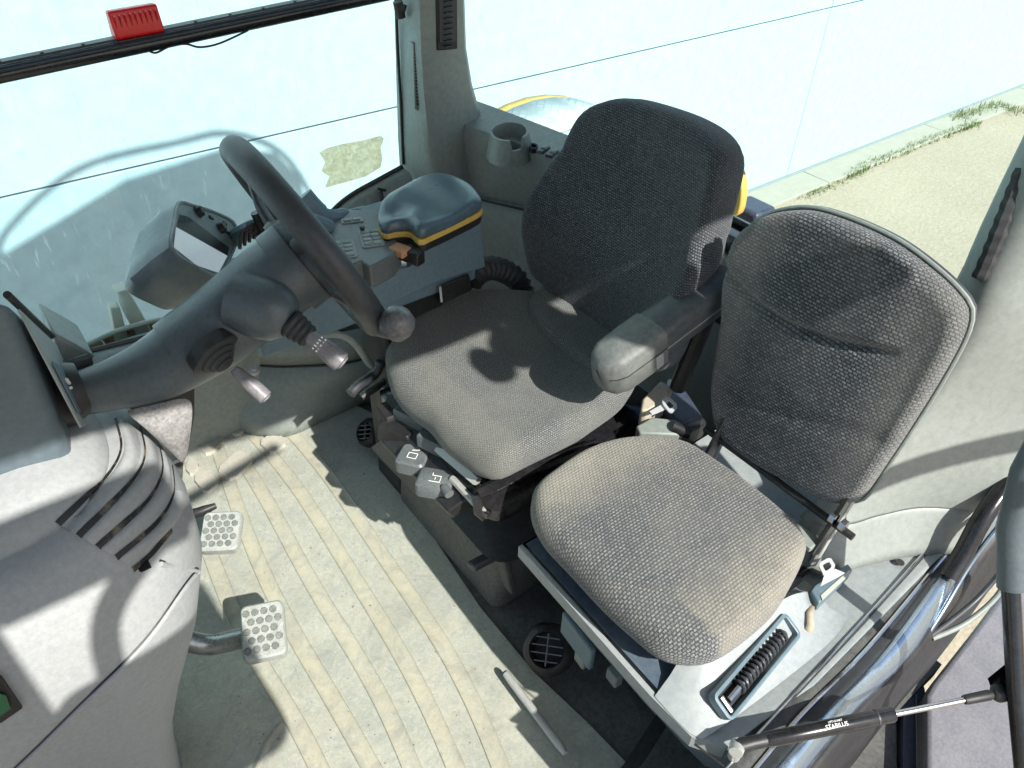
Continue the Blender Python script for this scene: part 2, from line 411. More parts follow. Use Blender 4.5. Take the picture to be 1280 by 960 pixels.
def grass(name, pts, n, h, spread, label):
    mb = MB()
    for _ in range(n):
        k = random.random() * (len(pts) - 1); i = int(k); p = V(pts[i]).lerp(V(pts[i + 1]), k - i)
        p = p + V((random.gauss(0, spread * 1.5), random.gauss(0, spread), 0)); a = random.random() * 6.28
        hh = h * random.uniform(.35, 1.15); ln = V((math.cos(a), math.sin(a), 0)); wd = V((-ln.y, ln.x, 0)) * random.uniform(.0025, .006)
        tip = p + V((0, 0, hh)) + ln * hh * random.uniform(.2, .9); md = p + V((0, 0, hh * .6)) + ln * hh * .2
        mb.add([p - wd, p + wd, md + wd * .7, md - wd * .7, tip], [(0, 1, 2, 3), (3, 2, 4)])
    o = obj(name, mb, grassm, loc=pts[0]); tag(o, label, 'grass', kind='stuff'); return o
gl = [Pz(px, py, GZ + .0) for px, py in [(1060, 222), (1090, 205), (1125, 192), (1160, 177), (1195, 164), (1222, 155)]]
grass('grass', gl, 1500, .05, .025, 'thin line of green grass growing in the joint along the kerb')
gl2 = [Pz(px, py, GZ + .02) for px, py in [(1195, 148), (1215, 142), (1245, 132), (1278, 142)]]
grass('weeds', gl2, 420, .06, .045, 'loose weeds growing at the foot of the white wall far right')
grass('dry_weeds', [Pz(px, py, GZ + .0) for px, py in [(1000, 246), (1030, 236), (1075, 215)]], 260, .03, .03, 'sparse dry weeds at the near end of the kerb')

# ------------------------------------------------------------------ cab shell
floor_px = [(-.45, .12), (.60, .12), (1.35, .12), (1.35, 1.74), (-.45, 1.74)]
o = obj('cab_floor', MB().prism([(x, y, -.06) for x, y in floor_px], (0, 0, .052)), dusty); tag(o, 'dusty dark steel floor of the tractor cab', kind='structure')

# roof: tapers towards the front, rounded rear corner
roof = thing('cab_roof', (.7, .7, 1.80), 'tractor cab roof above the seats, out of the picture', 'roof')
rp = [(-.75, -.08), (-.75, 1.22), (-.40, 1.30), (.16, 1.46), (.66, 1.64), (1.12, 1.68), (1.36, 1.60), (1.47, 1.44), (1.50, 1.1), (1.50, .1), (1.45, -.12), (1.36, -.175), (.75, -.175), (.45, -.15), (.10, -.08)]
obj('roof_panel', MB().prism([(x, y, 1.80) for x, y in rp], (0, 0, .10)), grey, roof, bevel=.02)
rail = [V(p) for p in [(.08, 1.38, 1.90), (.17, 1.46, 1.97), (.50, 1.64, 1.98), (.92, 1.66, 1.98), (1.15, 1.65, 1.98), (1.37, 1.52, 1.98), (1.50, 1.3, 1.97), (1.54, 1.05, 1.96), (1.46, .9, 1.89)]]
obj('roof_rail', MB().tube(cr(rail, 6, False), .013, 10), dark, roof)
obj('rail_stay', MB().tube([(1.17, 1.64, 1.89), (1.15, 1.65, 1.98)], .012, 8), dark, roof)

# corner pillar on the far side (rows at picture height -> world)
pil = thing('corner_pillar', (1.0, 1.66, .55), 'tall grey corner pillar with air vents between the far side windows', 'pillar')
rows = [(-260, 478, 505, 575), (0, 499, 524, 584), (60, 500, 526, 586), (105, 501, 529, 593), (140, 502, 532, 603), (180, 503, 536, 606), (215, 505, 541, 604), (255, 509, 553, 603), (300, 516, 560, 603)]
rings = []
for py, lx, cx, rx in rows:
    A = Py(lx, py, 1.76); B = Py(cx, py + 6, 1.60); C = Py(rx, py + 3, 1.62); m1 = A.lerp(B, .8) ; m2 = B.lerp(C, .12)
    Cb = V((C.x + .02, 1.80, C.z)); Ab = V((A.x + .01, 1.80, A.z))
    rings.append([A, A.lerp(B, .4), m1, B.lerp((m1 + m2) / 2, .5), m2, B.lerp(C, .5), B.lerp(C, .9), C + V((.006, .02, 0)), Cb, Ab])
lo = []
nn_ = len(rings)
for i in range(nn_): lo.append(rings[i])
body = MB().loft(lo); obj('pillar_cover', body, grey, pil, smooth=60)
# tall louvred vent high on the pillar
def pillar_pt(px, py, off=0): return Py(px, py, 1.615 - off)
vt = [(541, -40), (568, -40), (569, 60), (543, 62)]
fr = [pillar_pt(*p, .0) for p in vt]
obj('vent_frame', MB().prism([p + V((0, -.012, 0)) for p in fr], (0, .03, 0)), black, pil, bevel=.003)
vent_parent = obj('louvre_vent', MB().prism([p.lerp(sum(fr, V()) / 4, .22) + V((0, -.014, 0)) for p in fr], (0, .01, 0)), dark, pil)
for k in range(14):
    t = k / 13; a = pillar_pt(547, -34 + 90 * t); b2 = pillar_pt(564, -36 + 90 * t)
    obj('vent_slat', MB().obox((a + b2) / 2 + V((0, -.018, 0)), EX, EY, EZ, .011, .005, .0011), dark, vent_parent)
# small slim vent on the narrow face
def narrow(px, py): 
    return Py(px, py, 1.655)
nf = [narrow(515, 52), narrow(523, 56), narrow(524, 138), narrow(517, 134)]
sv = obj('slim_vent', MB().prism([p + V((-.004, -.012, 0)) for p in nf], (0.003, .022, 0)), grey, pil, bevel=.002)
for k in range(16):
    p = narrow(518 + k * .12, 66 + k * 4.1) + V((-.003, -.0145, 0))
    obj('vent_slat', MB().obox(p, V((.6, -.8, 0)).normalized(), V((.8, .6, 0)).normalized(), EZ, .0042, .002, .0022), black, sv)
# latch at the top left of the pillar
obj('clip', MB().tube([Py(497, 2, 1.70), Py(501, 22, 1.70)], .012, 8).tube([Py(504, 5, 1.69), Py(502, 14, 1.69)], .009, 8), black, pil)

# far side window
wz0 = .30
sw = thing('side_window', (.3, 1.76, .4), 'big scratched side window on the far side, left of the pillar', 'window')
obj('pane', MB().box(-.60, 1.02, 1.766, 1.771, .12, 1.80), glassm, sw)
obj('seal', MB().tube(cr([Py(493, -40, 1.755), Py(497, 60, 1.755), Py(501, 130, 1.755), Py(504, 205, 1.755)], 4, False), .004, 8), black, sw)
sill_l = [Py(503, 208, 1.75), Py(470, 226, 1.75), Py(440, 243, 1.75), Py(417, 262, 1.75), Py(396, 290, 1.75), Py(360, 340, 1.75), Py(320, 378, 1.75), Py(250, 402, 1.75), Py(170, 424, 1.75), Py(60, 450, 1.75), Py(-60, 470, 1.75)]
obj('lower_seal', MB().tube(cr(sill_l, 4, False), .006, 8), black, sw)
# pale peeling sticker on the glass
st = []
base = [(397, 190), (410, 184), (430, 179), (455, 174), (474, 169), (478, 172), (476, 185), (479, 196), (474, 210), (455, 222), (430, 230), (408, 236), (411, 222), (403, 215), (406, 204)]
for i, (a, b_) in enumerate(base): st.append(Py(a + random.uniform(-2, 2), b_ + random.uniform(-2, 2), 1.764))
def sticker_mat():
    b = NB('sticker_residue'); co = b.coord(); out = [n for n in b.t.nodes if n.type == 'OUTPUT_MATERIAL'][0]
    tr = b.n('ShaderNodeBsdfTransparent'); tr.inputs[0].default_value = (.98, .91, .78, 1)
    tl = b.n('ShaderNodeBsdfTranslucent'); tl.inputs[0].default_value = (.92, .80, .62, 1); df = b.n('ShaderNodeBsdfDiffuse'); df.inputs[0].default_value = (.58, .54, .43, 1)
    m0 = b.n('ShaderNodeMixShader'); m0.inputs[0].default_value = .2; b.l(tl.outputs[0], m0.inputs[1]); b.l(df.outputs[0], m0.inputs[2])
    m = b.n('ShaderNodeMixShader'); b.l(b.ramp(b.noise(co, 60, 5, .75, 1), [(.35, .25), (.6, .75)]), m.inputs[0]); b.l(tr.outputs[0], m.inputs[1]); b.l(m0.outputs[0], m.inputs[2]); b.l(m.outputs[0], out.inputs[0]); return b.m
tag(obj('sticker_residue', MB().prism(st, (0, -.0006, 0)), sticker_mat()), 'yellowed translucent sticker remnant on the far side window', 'sticker')

# window rail with red lamp
rA, rB = Py(-70, 108, 1.74), Py(470, -5, 1.74)
rz = (rA.z + rB.z) / 2
rl = thing('window_rail', (.5, 1.74, 1.0), 'dark rail with a perforated strip across the far side window', 'rail')
dr = (rB - rA); Ln = dr.length; du = dr.normalized(); dn = du.cross(EY).normalized()
if dn.z < 0: dn = -dn
mid = (rA + rB) / 2
obj('rail_tube', MB().tube([rA, rB + du * .03], .0155, 14), blackgl, rl)
obj('perforated_strip', MB().obox(mid + dn * .018 + V((0, .012, 0)), du, EY, dn, Ln / 2, .012, .0025), dark, rl, bevel=.001)
obj('rail_groove', MB().tube([rA + V((0, -.013, .009)), rB + V((0, -.013, .009))], .0022, 6), dark, rl)
for k in range(12):
    p = rA + du * (Ln * (k + .35) / 12) + dn * .0215 + V((0, .006, 0))
    obj('rail_hole', MB().revolve(p, dn, [(-.001, .0035), (.0012, .0035)], 10), black, rl)
cab = [Py(232, 55, 1.73), Py(250, 59, 1.73), Py(275, 54, 1.73), Py(310, 38, 1.73)]
obj('cable', MB().tube(cr([Py(185, 63, 1.73), Py(195, 66, 1.73), Py(212, 58, 1.73)] + cab, 5, False), .0022, 6), black, rl)
lamp = thing('red_lamp', Py(172, 44, 1.74), 'small red rectangular lamp sitting on the window rail', 'lamp')
a0 = Py(143, 49, 1.755); a1 = Py(203, 38, 1.755)
lu = (a1 - a0).normalized(); lh = .052
sec = [(-.017, 0), (-.019, .010), (-.008, lh), (.014, lh * .98), (.020, .010), (.020, 0)]
lr = [[p + V((0, y, 0)) + EZ * z for y, z in sec] for p in (a0, a1)]
lens = obj('lens', MB().loft(lr), red, lamp, bevel=.004)
for k in range(9):
    p = a0.lerp(a1, .08 + .84 * k / 8)
    obj('lens_ridge', MB().obox(p + V((0, -.0145, lh * .52)), lu, V((0, .97, .24)), V((0, -.24, .97)), .0010, .0022, lh * .36), red, lens)
obj('lamp_base', MB().obox((a0 + a1) / 2 + V((0, 0, -.004)), lu, EY, EZ, (a1 - a0).length / 2 + .003, .021, .005), blackgl, lamp, bevel=.001)
cb = Py(172, 22, 1.72)
em = obj('bulb_reflector', MB().revolve(Py(174, 34, 1.742), V((0, -1, .2)), [(-.004, .009), (.001, .008), (.003, .004)], 16), plastic('amber_bulb', (.80, .10, .02), .2, 0, grain=.02), lamp, smooth=60)

# window sill trim below the glass (grey painted) with a clip
def sill_inner(p, d=.10, dz=-.055): return V((p.x + .0, p.y - d, p.z + dz))
sl_pts = cr(sill_l, 3, False)
wt = thing('sill_trim', (.6, 1.7, .4), 'grey curved trim below the far side window with a small clip', 'trim')
lines = [[p + V((0, .004, -.004)) for p in sl_pts], [p + V((.004, -.03, -.006)) for p in sl_pts], [p + V((.006, -.05, -.035)) for p in sl_pts], [p + V((.004, -.03, -.08)) for p in sl_pts], [V((p.x, 1.745, min(p.z - .15, .24))) for p in sl_pts], [V((p.x, 1.745, 0)) for p in sl_pts]]
obj('trim_panel', ribbon(lines), grey, wt, smooth=60)
obj('clip', MB().tube([Py(476, 240, 1.70), Py(478, 252, 1.68)], .006, 8).tube([Py(472, 236, 1.70), Py(482, 238, 1.70)], .004, 8), black, wt)

# lower side panels and wheel-arch step on the far floor
sp_ = thing('side_floor_step', (.5, 1.6, 0), 'grey green moulded step panel along the far edge of the floor', 'step')
e0 = [Pz(a_, b2, .30) for a_, b2 in [(240, 432), (330, 424), (400, 420), (470, 405), (540, 372), (600, 340)]]
e1 = [Pz(a_, b2, .205) for a_, b2 in [(236, 462), (300, 456), (360, 458), (452, 449), (540, 410), (620, 370)]]
e2a = [Pz(a_, b2, .12) for a_, b2 in [(232, 478), (285, 482), (350, 490), (450, 476), (545, 430), (630, 390)]]
e3 = [Pz(a_, b2, .06) for a_, b2 in [(236, 492), (278, 515), (345, 529), (398, 508), (470, 476), (640, 400)]]
e4 = [V((p.x, p.y - .002, -.01)) for p in e3]
for e_ in (e0, e1, e2a, e3):
    for p in e_: p.y = min(p.y, 1.80)
E_ = [even(cr(e_, 5, False), 40, False) for e_ in (e0, e1, e2a, e3, e4)]
obj('step_riser', MB().loft(E_[:2], closed=False, cap=False), grey, sp_, solid=.004, smooth=60)
obj('step_top', MB().loft([[p + V((0, 0, -.004)) for p in E_[1]], E_[2], E_[3], [p + V((0, -.006, -.012)) for p in E_[3]], E_[4]], closed=False, cap=False), grey, sp_, solid=.004, smooth=60)
obj('seam', MB().tube([p + V((0, -.002, .0)) for p in E_[1]], .003, 6), black, sp_)
# fuzzy dark cable bundle under the column
bb = MB(); 
cp = cr([Pz(p[0], p[1], .03) for p in [(238, 508), (255, 515), (272, 520), (292, 526)]], 5, False)
for k in range(7):
    bb.tube([p + V((random.gauss(0, .008), random.gauss(0, .008), random.gauss(.01, .008))) for p in cp], .006, 6)
tag(obj('cable_bundle', bb, black), 'black cable bundle at the floor edge below the steering column', 'cables')

# far rear shelf with cup holder
sh = thing('rear_side_shelf', (1.3, 1.6, .3), 'grey side shelf with a cup holder behind the corner pillar', 'shelf')
SH = [((1.10, 1.66, .60), (1.07, 1.66, .80), (1.17, 1.76, .82)), ((1.12, 1.59, .60), (1.09, 1.56, .80), (1.19, 1.68, .82)), ((1.18, 1.48, .60), (1.12, 1.43, .80), (1.215, 1.53, .82)),
      ((1.25, 1.34, .60), (1.155, 1.28, .80), (1.24, 1.36, .82)), ((1.30, 1.22, .60), (1.21, 1.17, .78), (1.29, 1.24, .80))]
rg = []; rg2 = []
for B_, T_, K_ in SH:
    B_, T_, K_ = V(B_), V(T_), V(K_); o_ = (T_ - K_); o_.z = 0; o_.normalize()
    rg.append([B_, B_.lerp(T_, .6), B_.lerp(T_, .9), T_ - o_ * .012 + V((0, 0, .004)), T_.lerp(K_, .5), K_, V((K_.x + .02, K_.y + .02, B_.z))])
    rg2.append([B_ - o_ * .0 + V((0, 0, .008)), B_ + o_ * .022, B_ + o_ * .035 + V((0, 0, -.03)), B_ + o_ * .03 + V((0, 0, -.30)), V((B_.x + o_.x * .02, B_.y + o_.y * .02, 0)), V((K_.x + .02, K_.y + .02, 0)), V((K_.x + .02, K_.y + .02, B_.z))])
obj('shelf_body', MB().loft([list(p) for p in zip(*[cr(list(q), 4, False) for q in zip(*rg)])]), grey, sh, smooth=60)
obj('lower_panel', MB().loft([list(p) for p in zip(*[cr(list(q), 4, False) for q in zip(*rg2)])]), grey, sh, smooth=60)
obj('panel_seam', MB().tube([q[1] + V((0, 0, .004)) for q in rg2], .003, 6), black, sh)
cx = Pz(637, 173, .815)
ch = V((cx.x, cx.y, cx.z)); ax = V((-.12, -.08, 1)).normalized()
seg = 40; mb = MB(); rings = []
def cuprim(r0, r1, z0, z1):
    pass
a = ax.orthogonal().normalized(); b_ = ax.cross(a)
notch_dir = (V((-.25, -1, 0)) - ax * V((-.25, -1, 0)).dot(ax)).normalized()
a = notch_dir; b_ = ax.cross(a)
outer, inner_ = [], []
ring_lo, ring_hi, ring_ih, ring_il = [], [], [], []
for k in range(seg):
    th = 2 * math.pi * (k + .5) / seg; d = a * math.cos(th) + b_ * math.sin(th)
    low = .028 if abs(th if th < math.pi else th - 2 * math.pi) < .30 else 0
    ring_lo.append(ch + d * .060 - ax * .045); ring_hi.append(ch + d * .048 + ax * (.020 - low)); ring_ih.append(ch + d * .042 + ax * (.020 - low)); ring_il.append(ch + d * .038 - ax * .050)
obj('cup_holder', MB().loft([ring_lo, ring_hi, ring_ih, ring_il], cap=False).add(ring_il, [tuple(range(seg))]), grey, sh, smooth=50)
obj('socket', MB().revolve(Pz(667, 184, .812), V((-.1, -.3, 1)), [(-.01, .011), (.004, .011), (.004, .007), (-.004, .007)], 16), black, sh)
for q, (px, py) in enumerate([(679, 187), (690, 192)]):
    s_ = obj('switch_panel', MB().obox(Pz(px, py, .815), V((.95, .3, .1)).normalized(), V((-.3, .95, 0)).normalized(), EZ, .017, .010, .004), dark, sh, bevel=.002)
    obj('rocker_switch', MB().obox(Pz(px + 2, py - 3, .820), V((.95, .3, .1)).normalized(), V((-.3, .95, 0)).normalized(), EZ, .007, .007, .003), grey, s_, bevel=.002)

# rear window: glass, lower bar, rear panel
rw = thing('rear_window', (1.42, .9, .7), 'rear window with a dark lower frame bar behind the seats', 'window')
bx = 1.42
zb = Px(920, 276, bx).z
pl_ = [V((1.17, 1.765, 0)), V((1.21, 1.55, 0)), V((1.28, 1.28, 0)), V((1.44, .93, 0)), V((1.45, .40, 0))]
obj('pane', MB().loft([[p + V((0, 0, .74)) for p in pl_], [p + V((0, 0, 1.80)) for p in pl_]], closed=False, cap=False), glassr, rw)
obj('frame_bar', MB().tube([Px(860, 248, bx), Px(920, 279, bx), Px(1010, 326, bx)], .014, 12), blackgl, rw)
obj('latch', MB().obox(Px(906, 302, bx - .05), EY, EX, EZ, .022, .02, .012).tube([Px(900, 300, bx - .06), Px(917, 316, bx - .06)], .010, 10), black, rw, bevel=.003)
rp_ = thing('rear_wall', (1.38, .9, 0), 'grey lower rear wall of the cab behind both seats', 'panel')
obj('wall_panel', MB().hexa([(1.30, .36, 0), (1.5, .36, 0), (1.5, 1.1, 0), (1.30, 1.1, 0), (1.34, .36, zb - .05), (1.5, .36, zb - .03), (1.5, 1.1, zb - .03), (1.34, 1.1, zb - .05)]), grey_l, rp_, bevel=.015)

# outside: chequered fender step, yellow bracket and tyre seen through the glass
fe = thing('right_fender', (1.75, 2.25, 0.1), 'pale chequered rear fender with a yellow rim outside the far window', 'fender')
c0 = Py(672, 134, 2.1)
def arc_fender(r, y0, y1, c, a0, a1, n=16):
    return [[V((c.x + r * math.cos(math.radians(a0 + (a1 - a0) * k / n)), y, c.z - .60 + r * math.sin(math.radians(a0 + (a1 - a0) * k / n)))) for k in range(n + 1)] for y in (y0, y1)]
def chq():
    b = NB('chequer_plate'); co = b.coord(); mp = b.n('ShaderNodeMapping'); b.l(co, mp.inputs[0]); mp.inputs['Rotation'].default_value = (0, 0, .78)
    vo = b.n('ShaderNodeTexVoronoi', distance='CHEBYCHEV'); b.l(mp.outputs[0], vo.inputs['Vector']); vo.inputs['Scale'].default_value = 38; vo.inputs['Randomness'].default_value = .1
    b.l(b.ramp(vo.outputs['Distance'], [(.2, (.62, .66, .64)), (.5, (.36, .42, .42))]), b.b.inputs['Base Color']); b.b.inputs['Roughness'].default_value = .4
    b.l(b.bump(vo.outputs['Distance'], 1, .004), b.b.inputs['Normal']); return b.m
chqm = chq()
A = arc_fender(.62, 1.86, 2.12, c0, 20, 160)
obj('step_plate', MB().loft(A, closed=False, cap=False), chqm, fe, solid=.01, smooth=60)
A = arc_fender(.615, 2.12, 2.17, c0, 20, 160)
obj('yellow_rim', MB().loft(A, closed=False, cap=False), yellow, fe, solid=.02, smooth=60)
yb = thing('rear_bracket', Px(916, 262, 1.9), 'rounded yellow bracket outside the rear window', 'bracket')
pp = [Px(p[0], p[1], 1.9) for p in [(908, 270), (909, 246), (914, 226), (921, 220), (926, 226), (927, 245), (922, 268)]]
obj('plate', MB().prism([p.copy() for p in cr(pp, 3)], (.03, 0, 0)), yellow, yb, bevel=.004)
obj('backing_plate', MB().prism([p + V((.03, .0, 0)) for p in cr([Px(p[0], p[1], 1.9) for p in [(902, 272), (904, 246), (911, 222), (921, 216), (924, 226), (916, 268)]], 3)], (.015, 0, 0)), gummy, yb)
lk = thing('rear_lamp_housing', Px(940, 266, 2.0), 'blue grey housing just right of the yellow bracket', 'housing')
obj('housing', MB().obox(Px(940, 263, 2.0), EY, EX, EZ, .055, .05, .022), navy, lk, bevel=.012, seg=3)

# outside, low through the scratched glass
ob = thing('outer_bracket', Py(165, 400, 1.95), 'pale bent bracket standing outside the lower side window', 'bracket')
for pts, wv in (([(146, 366), (160, 362), (178, 392), (192, 418), (176, 428), (160, 400)], .05), ([(138, 386), (150, 384), (160, 420), (168, 440), (148, 440)], .04)):
    obj('strut', MB().prism([Py(a_, b2, 1.95) for a_, b2 in pts], (0, wv, 0)), gummy, ob, bevel=.004)
obj('bolt', MB().revolve(Py(151, 427, 1.94), (0, -1, 0), [(0, .008), (.006, .008)], 6), rust, ob)
mg = thing('outer_mudguard', Py(160, 420, 1.9), 'rusty brown curved plate outside, below the side window', 'mudguard')
mp_ = cr([Py(a_, b2, 1.93) for a_, b2 in [(60, 450), (105, 431), (140, 415), (175, 404), (205, 398), (222, 401)]], 4, False)
obj('plate', MB().loft([mp_, [p + V((.0, .05, -.03)) for p in mp_], [p + V((.0, .06, -.30)) for p in mp_]], closed=False, cap=False), rust, mg, solid=.01)
obj('guard_lip', MB().tube([p + V((0, -.005, .002)) for p in mp_], .006, 8), gummy, mg)
mg2 = MB().loft([[p + V((0, -.02, -.02)) for p in mp_], [p + V((.02, .1, -.4)) for p in mp_]], closed=False, cap=False)
obj('inner_plate', mg2, gummy, mg, solid=.01)

# ================================================================== FLOOR MAT
fm = MB()
mo = [Pz(p[0], p[1], 0) for p in [(232, 500), (262, 512), (300, 524), (345, 532), (368, 524), (430, 500), (470, 520), (520, 640), (600, 760), (668, 842), (735, 905), (790, 962), (840, 1010), (60, 1010), (120, 900), (200, 800), (225, 700)]]
fm.prism([V((p.x, p.y, -.004)) for p in mo], (0, 0, .008))
bands = [
 [(272, 560), (285, 600), (300, 645), (318, 700), (345, 760), (385, 830), (432, 890), (460, 930), (478, 985)],
 [(302, 575), (330, 606), (350, 650), (368, 700), (398, 752), (440, 808), (485, 868), (512, 915), (525, 985)],
 [(318, 545), (358, 580), (388, 625), (408, 668), (440, 722), (485, 790), (530, 852), (560, 898), (580, 985)],
 [(352, 528), (398, 566), (428, 612), (450, 660), (494, 722), (545, 785), (592, 845), (618, 895), (636, 985)],
 [(262, 690), (278, 735), (300, 790), (330, 845), (366, 890), (392, 930), (410, 985)]]
for bi, bd in enumerate(bands):
    pts = even(cr([Pz(p[0], p[1], .004) for p in bd], 6, False), 60, False)
    for _ in range(220): pts = [pts[0]] + [(pts[i - 1] + pts[i] * 2 + pts[i + 1]) / 4 for i in range(1, 59)] + [pts[-1]]
    L = [[] for _ in range(6)]
    for i, p in enumerate(pts):
        t = (pts[min(i + 1, 59)] - pts[max(i - 1, 0)]).normalized(); nrm = V((-t.y, t.x, 0)); wdt = .0170
        for j, (a_, h) in enumerate(((-1.15, -.001), (-1, .0034), (-.76, .0008), (.76, .0008), (1, .0034), (1.15, -.001))):
            L[j].append(p + nrm * wdt * a_ + V((0, 0, h)))
    n0 = len(fm.v); fm.loft(L, closed=False, cap=False)
    for i in range(n0, len(fm.v)): fm.col[i] = 1.0
# branch of the short band
br_ = [Pz(p[0], p[1], .004) for p in [(352, 905), (335, 928), (318, 965)]]
n0 = len(fm.v); fm.tube([p + V((0, 0, -.004)) for p in br_], .009, 8)
for i in range(n0, len(fm.v)): fm.col[i] = 1.0
mat_o = obj('floor_mat', fm, matm, loc=(0.4, 1.2, 0)); tag(mat_o, 'worn dusty beige rubber mat with long curved ribs on the cab floor', 'floor mat')
# raised heel pads of the mat
heelm = plastic('heel_pad_rubber', (.34, .335, .28), .8, .6, (.46, .43, .36), .5, 18, dust_th=.42)
for q in ([(240, 560), (262, 540), (285, 552), (262, 574)], [(272, 536), (292, 522), (316, 534), (298, 550)], [(268, 592), (300, 562), (322, 576), (292, 606)], [(322, 556), (346, 540), (362, 556), (340, 572)], [(240, 600), (258, 588), (278, 606), (258, 622)], [(232, 590), (238, 572), (252, 584), (240, 598)]):
    c4 = [Pz(a_, b2, .0) for a_, b2 in q]; cc = sum(c4, V()) / 4
    po = even(cr([c.lerp(m_, .0) for c, m_ in zip(c4, c4)] , 1), 4)
    sm = []
    for i in range(4):
        a1_, b1_ = c4[i], c4[(i + 1) % 4]; sm += [a1_.lerp(b1_, .18), a1_.lerp(b1_, .82)]
    top = [cc + (p - cc) * .90 + V((0, 0, .013)) for p in sm]; bot = [p + V((0, 0, .002)) for p in sm]
    # child pieces of the mat
    obj('heel_pad', MB().loft([bot, top]), heelm, mat_o, smooth=30)

# pedals
armm = plastic('pedal_arm_metal', (.22, .24, .24), .28, .7, (.5, .5, .46), .3, 26, metal=.6, dust_th=.48)
padm = plastic('pedal_rubber', (.24, .26, .245), .6, .7, (.46, .47, .42), .5, 40, dust_th=.45)
studm = plastic('stud_dimple', (.09, .10, .095), .6, .6, (.34, .35, .31), .3, 60, dust_th=.46)
def pedal(label, pts, z, arm, group='foot pedals'):
    t = thing('foot_pedal', Pz(pts[0][0], pts[0][1], 0), label, 'pedal', None)
    P = [Pz(a_, b2, z + dz) for (a_, b2), dz in zip(pts, (.028, .028, 0, 0))]
    nrm = (P[1] - P[0]).cross(P[3] - P[0]).normalized()
    if nrm.z < 0: nrm = -nrm
    c = sum(P, V()) / 4; eu = (P[1] - P[0]).normalized(); ev = nrm.cross(eu)
    hu = ((P[1] - P[0]).length + (P[2] - P[3]).length) / 4 * 1.12; hv = ((P[3] - P[0]).length + (P[2] - P[1]).length) / 4
    rr = rrect(c, eu, ev, hu, hv, .012)
    lo_ = [p - nrm * .024 for p in rr]; mid_ = [p for p in rr]; tp = [c + (p - c) * .93 + nrm * .004 for p in rr]
    pl = obj('pedal_pad', MB().loft([lo_, mid_, tp]), padm, t, smooth=40)
    k = 0
    nu, nv = 4, 5
    for i in range(nu):
        for j in range(nv):
            q = c + eu * hu * .84 * (2 * (i + .5 + (.25 if j % 2 else -.25)) / nu - 1) + ev * hv * .84 * (2 * (j + .5) / nv - 1) + nrm * .004
            h = MB().revolve(q, nrm, [(-.001, .0068), (.0006, .0064)], 7).revolve(q, nrm, [(-.001, .0082), (.0014, .0078), (.0015, .0070), (-.001, .0066)], 7, cap=False)
            obj('grip_stud', h, studm, pl, smooth=30)
    obj('pedal_arm', MB().tube(cr(arm(c, nrm), 6, False), .021, 14), armm, t, smooth=60)
    return t
pedal('large worn metal foot pedal with studs nearest the camera, on a bent arm', [(292, 762), (342, 752), (364, 812), (318, 826)], .155,
      lambda c, n: [c - n * .016, Pz(292, 800, .13), Pz(262, 806, .125), Pz(232, 800, .15), Pz(190, 782, .20)])
pedal('smaller worn metal foot pedal with studs half hidden behind the dash cowl', [(250, 642), (292, 640), (302, 684), (258, 690)], .12,
      lambda c, n: [c - n * .012, c - n * .03 + V((-.03, 0, 0)), V((.02, 1.3, .15)), V((-.06, 1.28, .2))])
t = thing('small_lever', Pz(262, 640, .06), 'short black lever end standing above the smaller pedal', 'lever')
obj('lever_tip', MB().tube([Pz(235, 645, .12), Pz(255, 638, .13), Pz(270, 632, .13)], [.011, .012, .007], 10), black, t)

# crumbs of dirt on the mat and floor
cm_ = MB(); rnd = random.Random(9)
for _ in range(420):
    x_, y_ = rnd.uniform(.05, .9), rnd.uniform(.3, 1.6); r_ = rnd.uniform(.0008, .0026) * (1 if rnd.random() < .93 else 2)
    o_ = V((x_, y_, .0045)); ps = [o_ + V((rnd.uniform(.6, 1) * r_ * math.cos(a_), rnd.uniform(.6, 1) * r_ * math.sin(a_), 0)) for a_ in (0, 1.25, 2.5, 3.8, 5)]
    cm_.add(ps + [o_ + V((0, 0, r_ * .9))], [(0, 1, 5), (1, 2, 5), (2, 3, 5), (3, 4, 5), (4, 0, 5)])
tag(obj('dirt_crumbs', cm_, plastic('dry_dirt', (.20, .17, .12), .9, .5, (.34, .30, .22))), 'small crumbs of dry dirt scattered over the floor mat', 'dirt', kind='stuff')
# floor rod
r0, r1 = Pz(632, 842, .03), Pz(707, 942, .03)
t = thing('floor_rod', r0, 'dusty metal rod lying aslant on the floor beside the round vent', 'rod')
obj('rod', MB().tube([r0, r0.lerp(r1, .08), r0.lerp(r1, .9), r1], [.0075, .0085, .0085, .006], 12), metal_w, t)
obj('rod_end', MB().revolve(r0, (r0 - r1), [(0, .006), (.004, .006)], 10), black, t)

